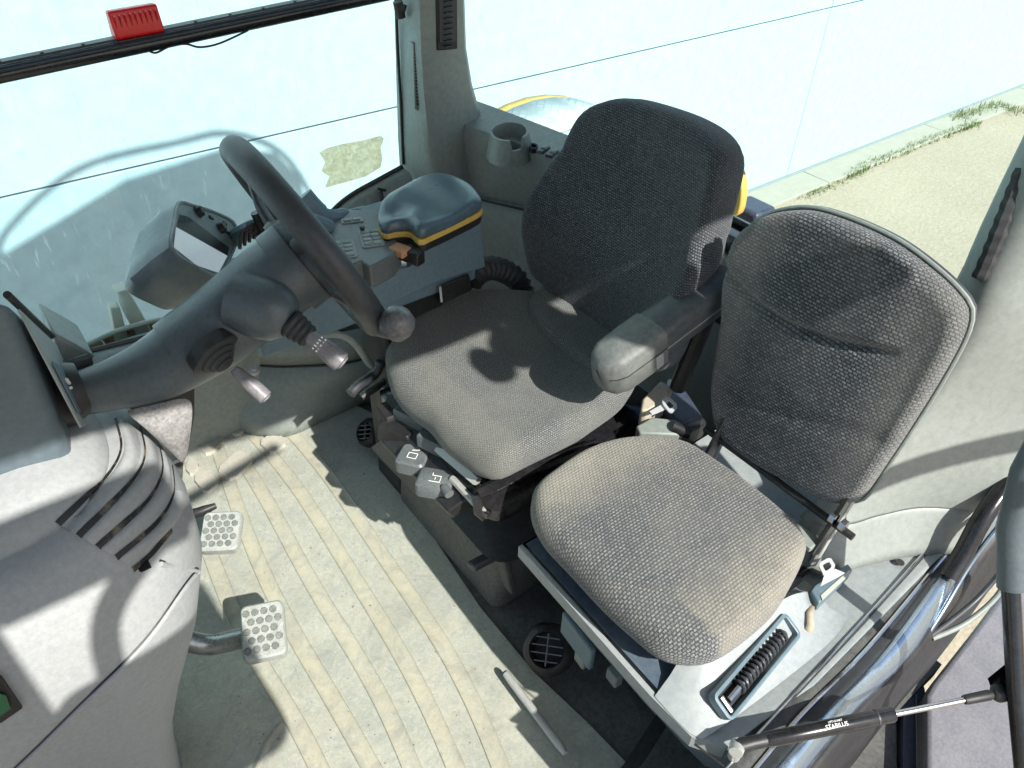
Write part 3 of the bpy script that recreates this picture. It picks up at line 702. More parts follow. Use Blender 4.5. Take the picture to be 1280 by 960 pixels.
# round floor vents
def vent(label, c, axis, r, flange):
    t = thing('round_vent', c, label, 'air vent')
    ax = V(axis).normalized()
    a = ax.orthogonal().normalized(); b2 = ax.cross(a)
    seg = 48; rings = []
    for d, rr, wob in ((-.040, 1.0, 0), (-.040, 1.18, .03), (-.022, 1.22, .07), (-.004, 1.16, .05), (.004, 1.0, 0), (.008, .86, 0), (.002, .78, 0), (-.035, .72, 0)):
        rings.append([V(c) + ax * d + (a * math.cos(2 * math.pi * k / seg) + b2 * math.sin(2 * math.pi * k / seg)) * r * (rr + wob * math.copysign(abs(math.sin(5 * math.pi * k / seg)) ** 1.5, 1)) for k in range(seg)])
    obj('vent_ring', MB().loft(rings, cap=True), black, t, smooth=40)
    for k in (-1.5, -.5, .5, 1.5):
        h = math.sqrt(max(0, .78 ** 2 - (k * .36) ** 2)) * r
        obj('vent_slat', MB().obox(V(c) + a * (k * .36 * r) + ax * .001, a, b2, ax, .0011, h, .004), btn, t)
    obj('vent_crossbar', MB().obox(V(c) + ax * .001, a, b2, ax, r * .76, .0013, .0035), btn, t)
    obj('duct', MB().revolve(V(c) - ax * .04, -ax, [(0, r * .95), (.05, r * .9)], 24), black, t)
    return t
vent('round black floor vent with grille in front of the passenger seat box', Pz(684, 812, .075), (-.50, -.30, .8), .045, 0)
vent('dusty round floor vent at the front corner of the driver seat base', Pz(457, 540, .075), (-.75, .0, .6), .034, 0)

# dark slot and floor plate by the door
t = thing('door_floor_plate', (.63, .22, 0), 'grey floor plate beside the black gap at the bottom of the door', 'plate')
fp = [Pz(a_, b2, .012) for a_, b2 in [(838, 900), (900, 960), (960, 1010), (760, 1010), (806, 950)]]
obj('plate', MB().prism(fp, (0, 0, -.02)), dusty, t, bevel=.003)
gp = [Pz(a_, b2, .010) for a_, b2 in [(826, 884), (842, 898), (800, 960), (760, 1010), (735, 1010), (780, 955)]]
obj('rubber_channel', MB().prism(gp, (0, 0, -.012)), rubber, t)

# ================================================================== OPERATOR SEAT
os_ = thing('driver_seat', (.82, 1.0, 0), 'large dark grey fabric driver seat with an armrest, beside the side console', 'seat')
# cushion
co2 = [(.555, .82), (.575, .775), (.68, .765), (.82, .775), (.98, .785), (1.06, .85), (1.075, 1.0), (1.06, 1.16), (.98, 1.215), (.82, 1.235), (.70, 1.25), (.635, 1.25), (.600, 1.20), (.575, 1.08), (.555, .95)]
co2 = [tuple(Pz(a_, b2, .497 + .040 * max(0, min(1, (530 - b2) / 120))).xy) for a_, b2 in [(483, 440), (492, 424), (530, 392), (575, 373), (630, 366), (690, 368), (745, 384), (788, 420), (800, 460), (785, 503), (745, 538), (717, 555), (655, 583), (625, 592), (600, 583), (580, 568), (555, 546), (537, 523), (512, 500), (492, 476)]]
prof = [(.80, -.085), (.93, -.082), (.97, -.068), (1.0, -.045), (.997, -.027), (.975, -.012), (.94, -.001), (.90, .003)]
def hop(x, y):
    yy = (y - 1.01) / .24; xx = (x - .80) / .25
    return .018 * (abs(yy) ** 2.5) - .012 + .006 * math.cos(xx * 2) - .018 * max(0, -xx - .45) ** 2 * 4 + .012 * max(0, xx)
pd = pad(co2, (-.005, .0, .548), EX, EY, EZ, prof, hop, n=90, inner=14, dirt=lambda x, y, k: .15 if x < .66 else 0)
obj('seat_cushion', pd, op_fab, os_, smooth=180)
# bolster pad at the joint of cushion and backrest
pd = pad([(.92, .84), (1.08, .86), (1.10, 1.0), (1.08, 1.17), (.95, 1.16), (.90, 1.0)], (0, 0, .540), EX, EY, EZ, [(.9, -.06), (1, -.02), (.97, .02), (.9, .032)], None, n=48, inner=4)
obj('rear_bolster', pd, op_fab, os_, smooth=180)
# backrest : frame (v = up along the lean, u = across)
lean = math.radians(13); bu = V((0, -1, 0)); bv = V((math.sin(lean), 0, math.cos(lean))); bn = bv.cross(bu) * 1.0
bn = V((-math.cos(lean), 0, math.sin(lean)))
bo = [(-.215, .0), (-.245, .06), (-.262, .14), (-.258, .24), (-.235, .34), (-.195, .43), (-.13, .495), (-.03, .525), (.06, .525), (.14, .505), (.205, .465), (.24, .41), (.25, .33), (.252, .24), (.245, .14), (.23, .05), (.205, .0), (.1, -.025), (-.1, -.025)]
def hb(u, v_):
    wrap = .055 * min(1.6, (abs(u) / .25)) ** 2.6
    lum = .022 * math.exp(-((v_ - .17) / .12) ** 2) - .012 * math.exp(-((v_ - .345) / .02) ** 2) * 0
    seam = -.006 * math.exp(-((v_ - .36 + .18 * abs(u)) / .010) ** 2)
    return wrap + lum + seam
profb = [(.86, -.105), (.95, -.10), (.985, -.085), (1.0, -.06), (1.0, -.03), (.985, -.012), (.955, -.001), (.91, .003)]
OB = V((1.015, 1.015, .560))
def ob_uv(px, py, off=.02):
    d = ray(px, py); o_ = OB + bn * off; t_ = (o_ - CAM).dot(bn) / d.dot(bn); q_ = CAM + d * t_ - o_; return q_.dot(bu), q_.dot(bv)
bo = [ob_uv(a_, b2, o_ - (.045 if a_ > 745 else .045 - .05 * min(1, (745 - a_) / 60))) for a_, b2, o_ in [(649, 345, .05), (648, 300, .05), (656, 258, .045), (674, 217, .04), (702, 180, .03), (730, 147, .02), (757, 130, .01), (790, 123, 0), (828, 131, 0), (866, 146, .01), (896, 166, .025), (911, 190, .04), (911, 217, .045), (902, 257, .05), (895, 300, .05), (888, 350, .05)]]
bo += [(bo[-1][0] - .02, .02), (.12, -.02), (0, -.025), (-.12, -.02), (bo[0][0] + .03, .01)]
pd = pad(bo, (1.015, 1.015, .560), bu, bv, bn, profb, hb, n=96, inner=16)
obj('backrest', pd, op_fab_b, os_, smooth=180)
shell = pad(bo, V((1.015, 1.015, .560)) - bn * .075, bu, bv, -bn, [(.93, 0), (.93, .01), (.9, .03), (.85, .04)], lambda u, v_: -.055 * (abs(u) / .25) ** 2.6, n=60, inner=3)
obj('backrest_shell', shell, black, os_, smooth=60)

# seat suspension and base
def rbox(x0, x1, y0, y1, z, r=.03): return rrect(((x0 + x1) / 2, (y0 + y1) / 2, z), EX, EY, (x1 - x0) / 2, (y1 - y0) / 2, r, 4)
fr = thing if False else None
base = MB().loft([rbox(.615, 1.10, .82, 1.27, -.0), rbox(.625, 1.10, .83, 1.26, .17), rbox(.635, 1.10, .83, 1.26, .20)])
obj('base_plinth', base, dusty, os_, bevel=.004, smooth=40)
rings = []
for k in range(15):
    zz = .20 + .0115 * k; o_ = .016 if k % 2 else 0
    rings.append(rbox(.60 + o_, 1.08 - o_, .79 + o_, 1.24 - o_, zz, .06))
obj('bellows', MB().loft(rings), rubber, os_, smooth=50)
obj('seat_frame', MB().loft([rbox(.59, 1.09, .785, 1.245, .365, .03), rbox(.58, 1.09, .78, 1.25, .375, .03), rbox(.58, 1.09, .78, 1.25, .405, .03), rbox(.6, 1.08, .8, 1.23, .415, .03)]), blackgl, os_, smooth=40)
# side skirt running along the front foot of the seat
P = [Pz(a_, b2, z_) for a_, b2, z_ in [(462, 560, .12), (475, 552, .24), (628, 700, .20), (640, 745, .06)]]
sk = [P[0], P[1], P[2], P[3]]
obj('front_skirt', MB().prism(sk, (.02, .005, 0)), dusty, os_, bevel=.006, seg=3)
pr = MB().obox(Pz(617, 694, .17), (Pz(650, 680, .17) - Pz(588, 712, .17)).normalized(), V((.3, -.95, 0)).normalized(), EZ, .06, .012, .011)
obj('foot_bracket', pr, dark, os_, bevel=.004)
# black corner bracket under the cushion
br1 = [Pz(a_, b2, z_) for a_, b2, z_ in [(596, 618, .43), (640, 596, .43), (700, 572, .43), (745, 556, .43)]]
obj('corner_bracket', MB().tube(br1, .013, 8).tube([br1[0], Pz(598, 640, .40), Pz(606, 646, .39)], .010, 8).tube([Pz(606, 646, .39), Pz(640, 600, .41)], .007, 8), blackgl, os_)
obj('slider_rail', MB().tube([Pz(548, 560, .425), Pz(597, 602, .425)], .012, 4).tube([Pz(565, 598, .40), Pz(604, 640, .40)], .008, 8), metal_w, os_)

# control panel with levers on the front corner of the seat
cpn = [Pz(a_, b2, z_) for a_, b2, z_ in [(483, 492, .43), (520, 492, .43), (612, 604, .42), (560, 640, .37), (470, 545, .37)]]
obj('control_plate', MB().prism(cpn, (.01, 0, -.03)), black, os_, bevel=.004)
def key(name, corners, z, mat, h=.014, glyph=None):
    c4 = [Pz(a_, b2, z) for a_, b2 in corners]; c = sum(c4, V()) / 4
    eu = ((c4[1] - c4[0]) + (c4[2] - c4[3])).normalized(); ev = ((c4[3] - c4[0]) + (c4[2] - c4[1])); ev = (ev - eu * ev.dot(eu)).normalized()
    hu = ((c4[1] - c4[0]).length + (c4[2] - c4[3]).length) / 4; hv = ((c4[3] - c4[0]).length + (c4[2] - c4[1]).length) / 4
    en = eu.cross(ev)
    if en.z < 0: en = -en
    r = min(hu, hv) * .35
    rr = rrect(c, eu, ev, hu, hv, r, 3)
    tp = [c + (p - c) * .88 + en * h for p in rr]; md_ = [p + en * h * .7 for p in rr]; bt = [p - en * .02 for p in rr]
    o = obj(name, MB().loft([bt, md_, tp]), mat, os_, smooth=40)
    if glyph:
        for seg_ in glyph:
            g0, g1 = [c + eu * hu * u + ev * hv * v_ + en * (h + .0008) for u, v_ in seg_]
            obj('pictogram', MB().tube([g0, g1], .0008, 5), white, o)
    return o
key('control_button', [(499, 512), (507, 505), (530, 533), (521, 541)], .425, btn)
key('control_button', [(526, 544), (534, 538), (561, 563), (552, 573)], .425, btn)
gly1 = [((-.4, -.3), (.1, -.3)), ((.1, -.3), (.1, .3)), ((.1, .3), (-.4, .3)), ((-.4, .3), (-.4, -.3)), ((.35, -.2), (.5, .3))]
gly2 = [((-.4, -.3), (-.4, .3)), ((-.4, .3), (.2, .3)), ((.2, .3), (.2, -.2)), ((.2, -.2), (.45, -.2)), ((-.2, 0), (.05, 0))]
key('adjust_handle', [(499, 574), (513, 553), (534, 571), (522, 598)], .385, btn, .014, gly1)
key('adjust_handle', [(527, 603), (537, 577), (562, 606), (553, 628)], .385, btn, .014, gly2)
key('adjust_handle', [(482, 531), (492, 525), (512, 547), (500, 566)], .39, black, .02)
key('adjust_handle', [(474, 512), (486, 508), (494, 528), (480, 534)], .40, black, .02)
obj('handle_knob', MB().tube([Pz(555, 608, .40), Pz(562, 618, .40)], [.008, .010], 10), btn, os_)

# left armrest
A0, A1 = V((.825, .752, .690)), V((1.12, .752, .765))
ad = (A1 - A0).normalized(); an = V((-ad.z, 0, ad.x))
def aring(p, hw, zt, zb_, r=.012):
    c = p; out = []
    for (yy, zz) in ((-hw, zb_ + r), (-hw + r, zb_), (hw - r, zb_), (hw, zb_ + r), (hw, zt - r), (hw - r * .4, zt - r * .35), (hw - r * 1.3, zt), (0, zt + .003), (-hw + r * 1.3, zt), (-hw + r * .4, zt - r * .35), (-hw, zt - r)):
        out.append(c + EY * yy + an * zz)
    return out
rg = [aring(A0 + ad * d, hw, zt, zb_) for d, hw, zt, zb_ in ((-.036, .012, .005, -.035), (-.032, .022, .018, -.045), (-.018, .034, .030, -.055), (0, .041, .035, -.058), (.06, .042, .036, -.058), (.10, .042, .036, -.056))]
arm = obj('armrest', MB().loft([aring(A0 + ad * d, .039, .033, -.045) for d in (.09, .18, .25, .30)]), plastic('armrest_vinyl', (.06, .07, .078), .38, .2, (.25, .25, .22), .3), os_, smooth=60)
cap_ = obj('armrest_tip', MB().loft(rg), plastic('armrest_tip', (.105, .115, .112), .5, .3, (.3, .3, .26), .5), arm, smooth=60)
obj('tip_seam', MB().tube([A0 + ad * d - EY * y_ - an * .006 for d, y_ in ((-.030, .024), (-.016, .0355), (0, .0415), (.098, .0425))], .0012, 6), black, arm, smooth=30)
obj('switch', MB().obox(A0 + ad * .078 - EY * .042 + an * -.025, ad, EY, an, .009, .003, .016), grey_l, arm, bevel=.002)
obj('armrest_groove', MB().tube([A0 + ad * .10 - EY * .0395 - an * .012, A1 - EY * .0395 - an * .012], .0018, 6), grey, arm)
obj('armrest_hinge', MB().obox(A0 + ad * .33 - an * .07, ad, EY, an, .04, .03, .05).tube([A0 + ad * .25 - an * .06, V((1.06, .77, .50))], .018, 10), black, os_, bevel=.004)

# ================================================================== INSTRUCTOR SEAT
is_ = thing('passenger_seat', (.75, .5, .0), 'smaller folding passenger seat with dusty woven cushion, nearest the door', 'seat')
co3 = [(.592, .66), (.585, .60), (.582, .50), (.575, .42), (.580, .355), (.61, .325), (.68, .318), (.76, .320), (.84, .325), (.895, .335), (.925, .37), (.938, .45), (.945, .55), (.945, .62), (.925, .665), (.87, .69), (.78, .70), (.68, .70), (.62, .69)]
def hin(x, y):
    xx = (x - .76) / .18; yy = (y - .50) / .18
    return .014 * (1 - min(1, xx * xx * .8)) * (1 - min(1, yy * yy * .8)) - .016 * max(0, -xx - .5) ** 2 * 3
prof3 = [(.80, -.070), (.93, -.067), (.97, -.056), (1.0, -.038), (.997, -.020), (.975, -.008), (.94, .001), (.90, .004)]
co3 = [tuple(Pz(a_, b2, .462 + .034 * max(0, min(1, (720 - b2) / 150))).xy) for a_, b2 in [(664, 640), (668, 612), (690, 590), (730, 562), (770, 549), (810, 546), (855, 553), (890, 574), (930, 605), (975, 647), (1000, 678), (1003, 700), (986, 738), (960, 778), (910, 820), (875, 834), (830, 826), (792, 797), (752, 760), (710, 714), (676, 672)]]
pd = pad(co3, (0, 0, .510), EX, EY, EZ, prof3, hin, n=84, inner=14, dirt=lambda x, y, k: max(0, min(.85, .85 - 9 * (y - .33))) * (x > .66) * .8 + max(0, min(.7, (y - .60) * 9)) + .10)
obj('seat_cushion', pd, in_fab, is_, smooth=180)
lean3 = math.radians(7)
iv = V((math.sin(lean3), 0, math.cos(lean3))); inn = V((-math.cos(lean3), 0, math.sin(lean3)))
bo3_old = [(-.158, .05), (-.163, .12), (-.160, .22), (-.158, .32), (-.148, .40), (-.120, .452), (-.07, .478), (.0, .487), (.06, .480), (.115, .462), (.148, .435), (.160, .39), (.158, .30), (.150, .20), (.145, .10), (.14, .03), (.13, .008), (.05, -.004), (-.05, -.008), (-.13, .005)]
def back_uv(px, py):
    d = ray(px, py); t_ = (O3 - inn * .02 - CAM).dot(inn) / d.dot(inn); q_ = CAM + d * t_ - O3 + inn * .02; return q_.dot(bu), q_.dot(iv)
def hib(u, v_):
    if u <= CR[0][0]: vc = CR[0][1] + (CR[0][0] - u) * .5
    elif u >= CR[-1][0]: vc = CR[-1][1]
    else:
        for (u0, v0), (u1, v1) in zip(CR, CR[1:]):
            if u0 <= u <= u1: vc = v0 + (v1 - v0) * (u - u0) / (u1 - u0); break
    fade = 1 if u < .08 else max(0, 1 - (u - .08) / .04)
    s_ = v_ - vc
    return .010 * math.exp(-((v_ - .2) / .15) ** 2) * (1 - min(1, (u / .15) ** 2)) - .013 * fade * math.exp(-(s_ / .009) ** 2) + .007 * fade * (1 / (1 + math.exp(-s_ / .010))) - .0035 * math.exp(-((s_ + .16) / .02) ** 2)
O3 = V((1.0, .484, .540))
bo3 = None
CR = sorted(back_uv(*p) for p in [(918, 338), (935, 356), (962, 380), (1000, 402), (1050, 420), (1100, 432), (1150, 440)])
bo3 = [back_uv(*p) for p in [(905, 400), (908, 350), (921, 302), (940, 279), (968, 265), (1010, 261), (1060, 275), (1120, 303), (1172, 342), (1203, 374), (1211, 394), (1203, 425), (1176, 475), (1142, 530), (1109, 580), (1083, 618), (1066, 629), (1035, 625), (985, 600), (930, 568), (902, 540), (893, 500), (896, 450)]]
prof4 = [(.95, -.055), (.975, -.050), (.985, -.040), (.992, -.022), (.985, -.009), (.96, .0), (.92, .004)]
pd = pad(bo3, O3, bu, iv, inn, prof4, hib, n=180, inner=56, dirt=lambda u, v_, k: max(0, min(.6, (u - .07) * 9)) * .8 + max(0, min(.5, (-u - .11) * 8)))
obj('backrest', pd, in_fab_b, is_, smooth=180)
ol3 = even(cr([V((a_, b2, 0)) for a_, b2 in bo3], 6), 96); c3 = sum(ol3, V()) / 96
def ring3(s_, h): return [O3 + bu * (c3 + (p - c3) * s_).x + iv * (c3 + (p - c3) * s_).y + inn * h for p in ol3]
obj('backrest_shell', MB().loft([ring3(.99, -.034), ring3(1.008, -.036), ring3(1.010, -.042), ring3(.99, -.054), ring3(.92, -.062), ring3(.6, -.066)]), dark, is_, smooth=60)
i0 = list(range(6, 60))
obj('edge_piping', MB().tube([p for p in ring3(1.004, -.031)], .0036, 8, loop=True), grey, is_)
# pivot brackets
for yy in (.335, .60):
    obj('pivot_stay', MB().tube([(.985, yy + .004, .41), (1.0, yy + .004, .47), (1.03, yy + .004, .56)], .007, 8), metal_w, is_)
    obj('pivot_arm', MB().prism([(.955, yy, .46), (.985, yy, .44), (1.03, yy, .52), (1.035, yy, .60), (1.01, yy, .60)], (0, .008, 0)), blackgl, is_, bevel=.002)
obj('pivot_bar', MB().tube([(1.0, .30, .515), (1.0, .64, .515)], .007, 8), black, is_)
obj('floor_gap', MB().box(.955, 1.045, .335, .70, .3962, .3985), black, is_)
obj('hinge_bar', MB().obox((.965, .49, .475), EX, EY, EZ, .016, .15, .006), grey, is_, bevel=.002)
for yy in (.325, .345):
    obj('hinge_bolt', MB().tube([(.99, yy - .01, .535), (.99, yy, .535)], .011, 10), chrome, is_)

# box the passenger seat folds on to
bx_ = thing('seat_box', (.75, .45, 0), 'pale grey moulded box under the passenger seat with a coil in its side slot', 'box')
ty = .395
tray = MB()
outl = [(.578, .70), (.568, .34), (.572, .255), (.60, .212), (.80, .195), (1.34, .215), (1.34, .70)]
top = [V((x, y, ty)) for x, y in outl]; cc = sum(top, V()) / len(top)
r1 = [p + V((0, 0, -.03)) for p in top]; r0_ = [p.copy() for p in top]
ins = [V((p.x + (.010 if p.x < .62 else 0), p.y + (.008 if p.y < .3 else 0), ty)) for p in top]
ins2 = [V((p.x + (.014 if p.x < .62 else 0), p.y + (.010 if p.y < .3 else 0), ty - (.020 if p.y > .33 and p.x < .62 else .001))) for p in top]
low1 = [V((p.x + (.10 if p.x < .62 else 0), p.y + (.02 if p.y < .3 else 0), ty - .05)) for p in top]
low2 = [V((p.x + (.17 if p.x < .62 else 0), p.y + (.03 if p.y < .3 else 0), .0)) for p in top]
obj('box_shell', MB().loft([low2, low1, r1, r0_, ins, ins2]), grey_l, bx_, smooth=30, bevel=.002)
obj('tray_shade_plate', MB().prism([V((.584, .335, ty + .001)), V((.70, .335, ty + .001)), V((.70, .695, ty + .001)), V((.592, .695, ty + .001))], (0, 0, .002)), plastic('painted_tray_shade', (.055, .085, .12), .5, .15), bx_)  # dark blue-grey plate painting the cushion's shade onto the tray
# sloping fairing in front of the cushion corner and along its side
fa = [V((.572, .335, ty + .002)), V((.573, .262, ty + .002)), V((.60, .24, ty + .002)), V((.86, .225, ty + .002)), V((.95, .235, ty + .002))]
fi = [V((.640, .345, ty + .055)), V((.66, .318, ty + .06)), V((.72, .312, ty + .06)), V((.86, .312, ty + .05)), V((.95, .300, ty + .004))]
fo = [V((.66, .36, ty + .002)), V((.67, .34, ty + .002)), V((.72, .33, ty + .002)), V((.86, .33, ty + .002)), V((.955, .33, ty + .002))]
fa, fi, fo = [even(cr(x_, 5, False), 20, False) for x_ in (fa, fi, fo)]
fm_ = [a_.lerp(b2, .55) + V((0, 0, -.012)) for a_, b2 in zip(fa, fi)]
obj('fairing', MB().loft([fa, fm_, fi, fo], closed=False, cap=False), grey_l, bx_, smooth=60)
# slot frame with coil
s0, s1 = Pz(903, 884, ty + .03), Pz(988, 782, ty + .03)
sd = (s1 - s0).normalized(); sp2 = V((sd.y, -sd.x, 0)); sn = V((0, -.55, .83)); sn = (sn - sd * sn.dot(sd)).normalized(); sw_ = sd.cross(sn)
cS = (s0 + s1) / 2; hL = (s1 - s0).length / 2
frm = obj('slot_frame', MB().loft([[p + sn * h for p in rrect(cS, sd, sw_, hL + e, .0175 + e, .004 + e, 3)] for e, h in ((.006, -.012), (.006, .004), (.002, .005), (0, .004), (0, -.012))]), cons, bx_, smooth=40)
obj('slot_floor', MB().prism([p - sn * .010 for p in rrect(cS, sd, sw_, hL, .0175, .004, 3)], -sn * .004), black, frm)
coil = []
for k in range(16 * 14):
    t_ = k / (16 * 14 - 1); a_ = 2 * math.pi * 14 * t_
    coil.append(cS + sd * hL * (-.55 + 1.35 * t_) + sw_ * .0095 * math.cos(a_) + sn * (.000 + .0095 * math.sin(a_)))
obj('coil_spring', MB().tube(coil, .0026, 6), dark, frm)
obj('coil_rod', MB().tube([cS - sd * hL * .85 + sn * .002, cS + sd * hL * .8 + sn * .002], .0055, 8), chrome, frm)
obj('coil_bolt', MB().tube([cS - sd * hL * .92 - sw_ * .012, cS - sd * hL * .92 + sw_ * .014], .005, 8), chrome, frm)
# front lower face with brackets
obj('front_bracket', MB().obox(Pz(722, 800, .22), V((.1, .99, 0)).normalized(), V((-.99, .1, 0)), EZ, .05, .006, .035), cons, bx_, bevel=.004)
for a_, b2 in ((728, 822), (768, 845)):
    obj('foot_clip', MB().obox(Pz(a_, b2, .14), V((.1, .99, 0)).normalized(), V((-.99, .1, 0)), EZ, .016, .010, .018), grey, bx_, bevel=.004, seg=3)
# side shelf seams and hole towards the door
obj('shelf_seam', MB().tube([Pz(868, 930, ty + .001), Pz(905, 958, ty + .001)], .0018, 6), black, bx_)

# ================================================================== DASH COWL
from mathutils.bvhtree import BVHTree
dc = thing('dash_cowl', (-.2, 1.0, 0), 'big rounded grey dash cowl with curved slots, front left of the picture', 'dashboard')
def sup(cx, cy, rx, rf, ry, z, n=56, e=2.3):
    out = []
    for k in range(n):
        a_ = 2 * math.pi * k / n; c_, s_ = math.cos(a_), math.sin(a_)
        x = math.copysign(abs(c_) ** (2 / e), c_) * (rx if c_ > 0 else rf); y = math.copysign(abs(s_) ** (2 / e), s_) * ry
        out.append(V((cx + x, cy + y, z)))
    return out
secs = [(.0, .05, .17), (.10, .06, .18), (.22, .085, .20), (.34, .135, .222), (.46, .195, .245), (.56, .228, .255), (.64, .232, .245), (.70, .222, .235), (.745, .204, .216), (.775, .182, .190)]
rings = [sup(-.130, 1.0, rx, .42 + rx * .4, ry, z) for z, rx, ry in secs]
cowl_mb = MB().loft(rings)
cowl = obj('cowl_shell', cowl_mb, cowlm, dc, smooth=180)
lb = [sup(-.138, 1.0, rx, .45, ry, z) for z, rx, ry in [(.765, .166, .176), (.782, .164, .174), (.802, .150, .162), (.816, .127, .14), (.826, .09, .10), (.829, .05, .05)]]
obj('cowl_lid', MB().loft(lb), cowlm, dc, smooth=180)
allmb = MB(); allmb.loft(rings); allmb.loft(lb)
bvh = BVHTree.FromPolygons(allmb.v, allmb.f)
def Pc(px, py, off=.0):
    d = ray(px, py).normalized(); h = bvh.ray_cast(CAM, d)
    if h[0] is None:
        h2 = bvh.find_nearest(CAM + d * 1.15); return h2[0] + h2[1] * off, h2[1]
    nn = h[1] if h[1].dot(d) < 0 else -h[1]
    return h[0] + nn * off, nn
def on_cowl(poly, off, n=26):
    out = []; nr = []
    for p in even(cr([V((a_, b2, 0)) for a_, b2 in poly], 6, False), n, False):
        q, m_ = Pc(p.x, p.y, off); out.append(q); nr.append(m_)
    return out, nr
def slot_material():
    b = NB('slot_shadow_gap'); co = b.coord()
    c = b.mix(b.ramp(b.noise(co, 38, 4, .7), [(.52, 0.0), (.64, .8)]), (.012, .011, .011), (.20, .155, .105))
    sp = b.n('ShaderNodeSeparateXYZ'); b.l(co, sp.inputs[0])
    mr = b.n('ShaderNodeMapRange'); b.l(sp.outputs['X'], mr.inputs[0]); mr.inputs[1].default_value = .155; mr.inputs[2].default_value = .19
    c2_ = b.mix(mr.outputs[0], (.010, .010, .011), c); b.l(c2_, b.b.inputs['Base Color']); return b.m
slotm = slot_material()
slots = [[(144, 523), (152, 559), (137, 591), (106, 622), (72, 655)], [(175, 534), (181, 566), (170, 594), (134, 634), (98, 670)],
         [(197, 550), (203, 587), (187, 622), (153, 656), (122, 684)], [(215, 582), (217, 616), (200, 648), (172, 675), (145, 697)], [(214, 662), (200, 679), (187, 694), (166, 712)]]
for q, s_ in enumerate(slots):
    p, nr = on_cowl(s_, .001); n = len(p)
    rad = [.0046 * (min(1, .35 + .65 * max(0, (i / n - .25) * 1.7)) if q < 4 else 1) for i in range(n)]
    sl_ = MB()
    keep = [i for i in range(n) if i == 0 or (p[i] - p[i - 1]).length < .03]; p = [p[i] for i in keep]; nr = [nr[i] for i in keep]; rad = [rad[i] for i in keep]; n = len(p)
    L = [[], [], []]
    for i in range(n):
        t_ = (p[min(i + 1, n - 1)] - p[max(i - 1, 0)]).normalized(); sd_ = t_.cross(nr[i]).normalized()
        L[0].append(p[i] - sd_ * rad[i]); L[1].append(p[i] + nr[i] * .0006); L[2].append(p[i] + sd_ * rad[i])
    slot_o = obj('slot', MB().loft(L, closed=False, cap=False), slotm, dc)
for q in range(4):
    A_ = even(cr([V((a_, b2, 0)) for a_, b2 in slots[q]], 6, False), 30, False)
    nx = slots[q + 1] if q < 3 else [(a_ + 20, b2 + 12) for a_, b2 in slots[3]]
    B_ = even(cr([V((a_, b2, 0)) for a_, b2 in nx], 6, False), 30, False)
    L = []
    for t_, h_ in ((.10, -.001), (.16, .0035), (.30, .0060), (.45, .0058), (.62, .0035), (.78, .0012), (.90, -.001)):
        row = []
        for i, (pa, pb) in enumerate(zip(A_, B_)):
            m_ = pa.lerp(pb, t_); e_ = math.sin(math.pi * min(1, max(0, (i + .2) / 29.4))) ** .4
            row.append(Pc(m_.x, m_.y, h_ * e_ if h_ > 0 else h_)[0])
        L.append(row)
    # drop samples that missed the surface
    keep = [i for i in range(30) if all((L[j][i] - L[j + 1][i]).length < .02 for j in range(6)) and (i == 0 or (L[3][i] - L[3][i - 1]).length < .03)]
    L = [[r_[i] for i in keep] for r_ in L]
    obj('slot_rib', MB().loft(L, closed=False, cap=False), cowlm, dc, smooth=180)
# small stuck plug at the end of the lowest slot
pp_, nq = Pc(178, 706, .002); obj('slot_plug', MB().obox(pp_, EX, EY, nq, .007, .010, .003), black, dc, bevel=.002)
# lower seam and lip
p, nr = on_cowl([(252, 706), (232, 728), (180, 800), (100, 880), (20, 958), (-30, 1000)], .0005, 60)
obj('shell_seam', MB().tube(p, .0018, 6), black, dc)
obj('seam_lip', MB().tube([a_ + b2 * -.0015 + V((.0, -.004, -.004)) for a_, b2 in zip(p, nr)], .004, 8), cowlm, dc)
q = [Pc(a_, b2, .002) for a_, b2 in [(-20, 832), (2, 842), (28, 880), (2, 898), (-20, 905)]]
nb_ = q[2][1]
sb = obj('socket_plate', MB().prism([a_ for a_, _ in q], nb_ * .006), black, dc, bevel=.002)
q2 = [Pc(a_, b2, .009) for a_, b2 in [(-10, 858), (6, 862), (12, 878), (-4, 890)]]
obj('circuit_board', MB().prism([a_ for a_, _ in q2], nb_ * .002), plastic('green_board', (.02, .12, .05), .4, 0), sb)

# instrument pod
ip = thing('instrument_pod', (-.1, .95, .8), 'instrument panel pod with a grey display face beside the steering column', 'instrument panel')
N0, N1, N2 = Py(8, 372, .90), Py(60, 500, .90), Py(101, 545, .90)
F0_, F1_, F2_ = Py(66, 428, 1.07), Py(84, 475, 1.07), Py(113, 536, 1.05)
back = V((-.40, 0, .03))
dn_ = V((-.02, .02, -.07))
obj('pod_shell', MB().hexa([N2 + dn_, F2_ + dn_, F2_ + dn_ + back, N2 + dn_ + back, N0, F0_, F0_ + back, N0 + back]), plastic('pod_plastic', (.10, .135, .155), .4, .06, (.3, .32, .33)), ip, bevel=.014, seg=4)
def Fp(u, v_, off=.002):   # u across (near->far), v down
    a_ = N0.lerp(N2, v_); b2 = F0_.lerp(F2_, v_); p = a_.lerp(b2, u)
    nrm = (F0_ - N0).cross(N2 - N0).normalized(); 
    if nrm.x < 0: nrm = -nrm
    return p + nrm * off
obj('display_face', MB().prism([Fp(.06, .06), Fp(.94, .06), Fp(.94, .94), Fp(.06, .94)], (.003, 0, 0)), grey_l, ip, bevel=.001)
scr = obj('screen', MB().prism([Fp(.2, .40, .006), Fp(.85, .36, .006), Fp(.85, .80, .006), Fp(.2, .82, .006)], (.0015, 0, 0)), cons, ip)
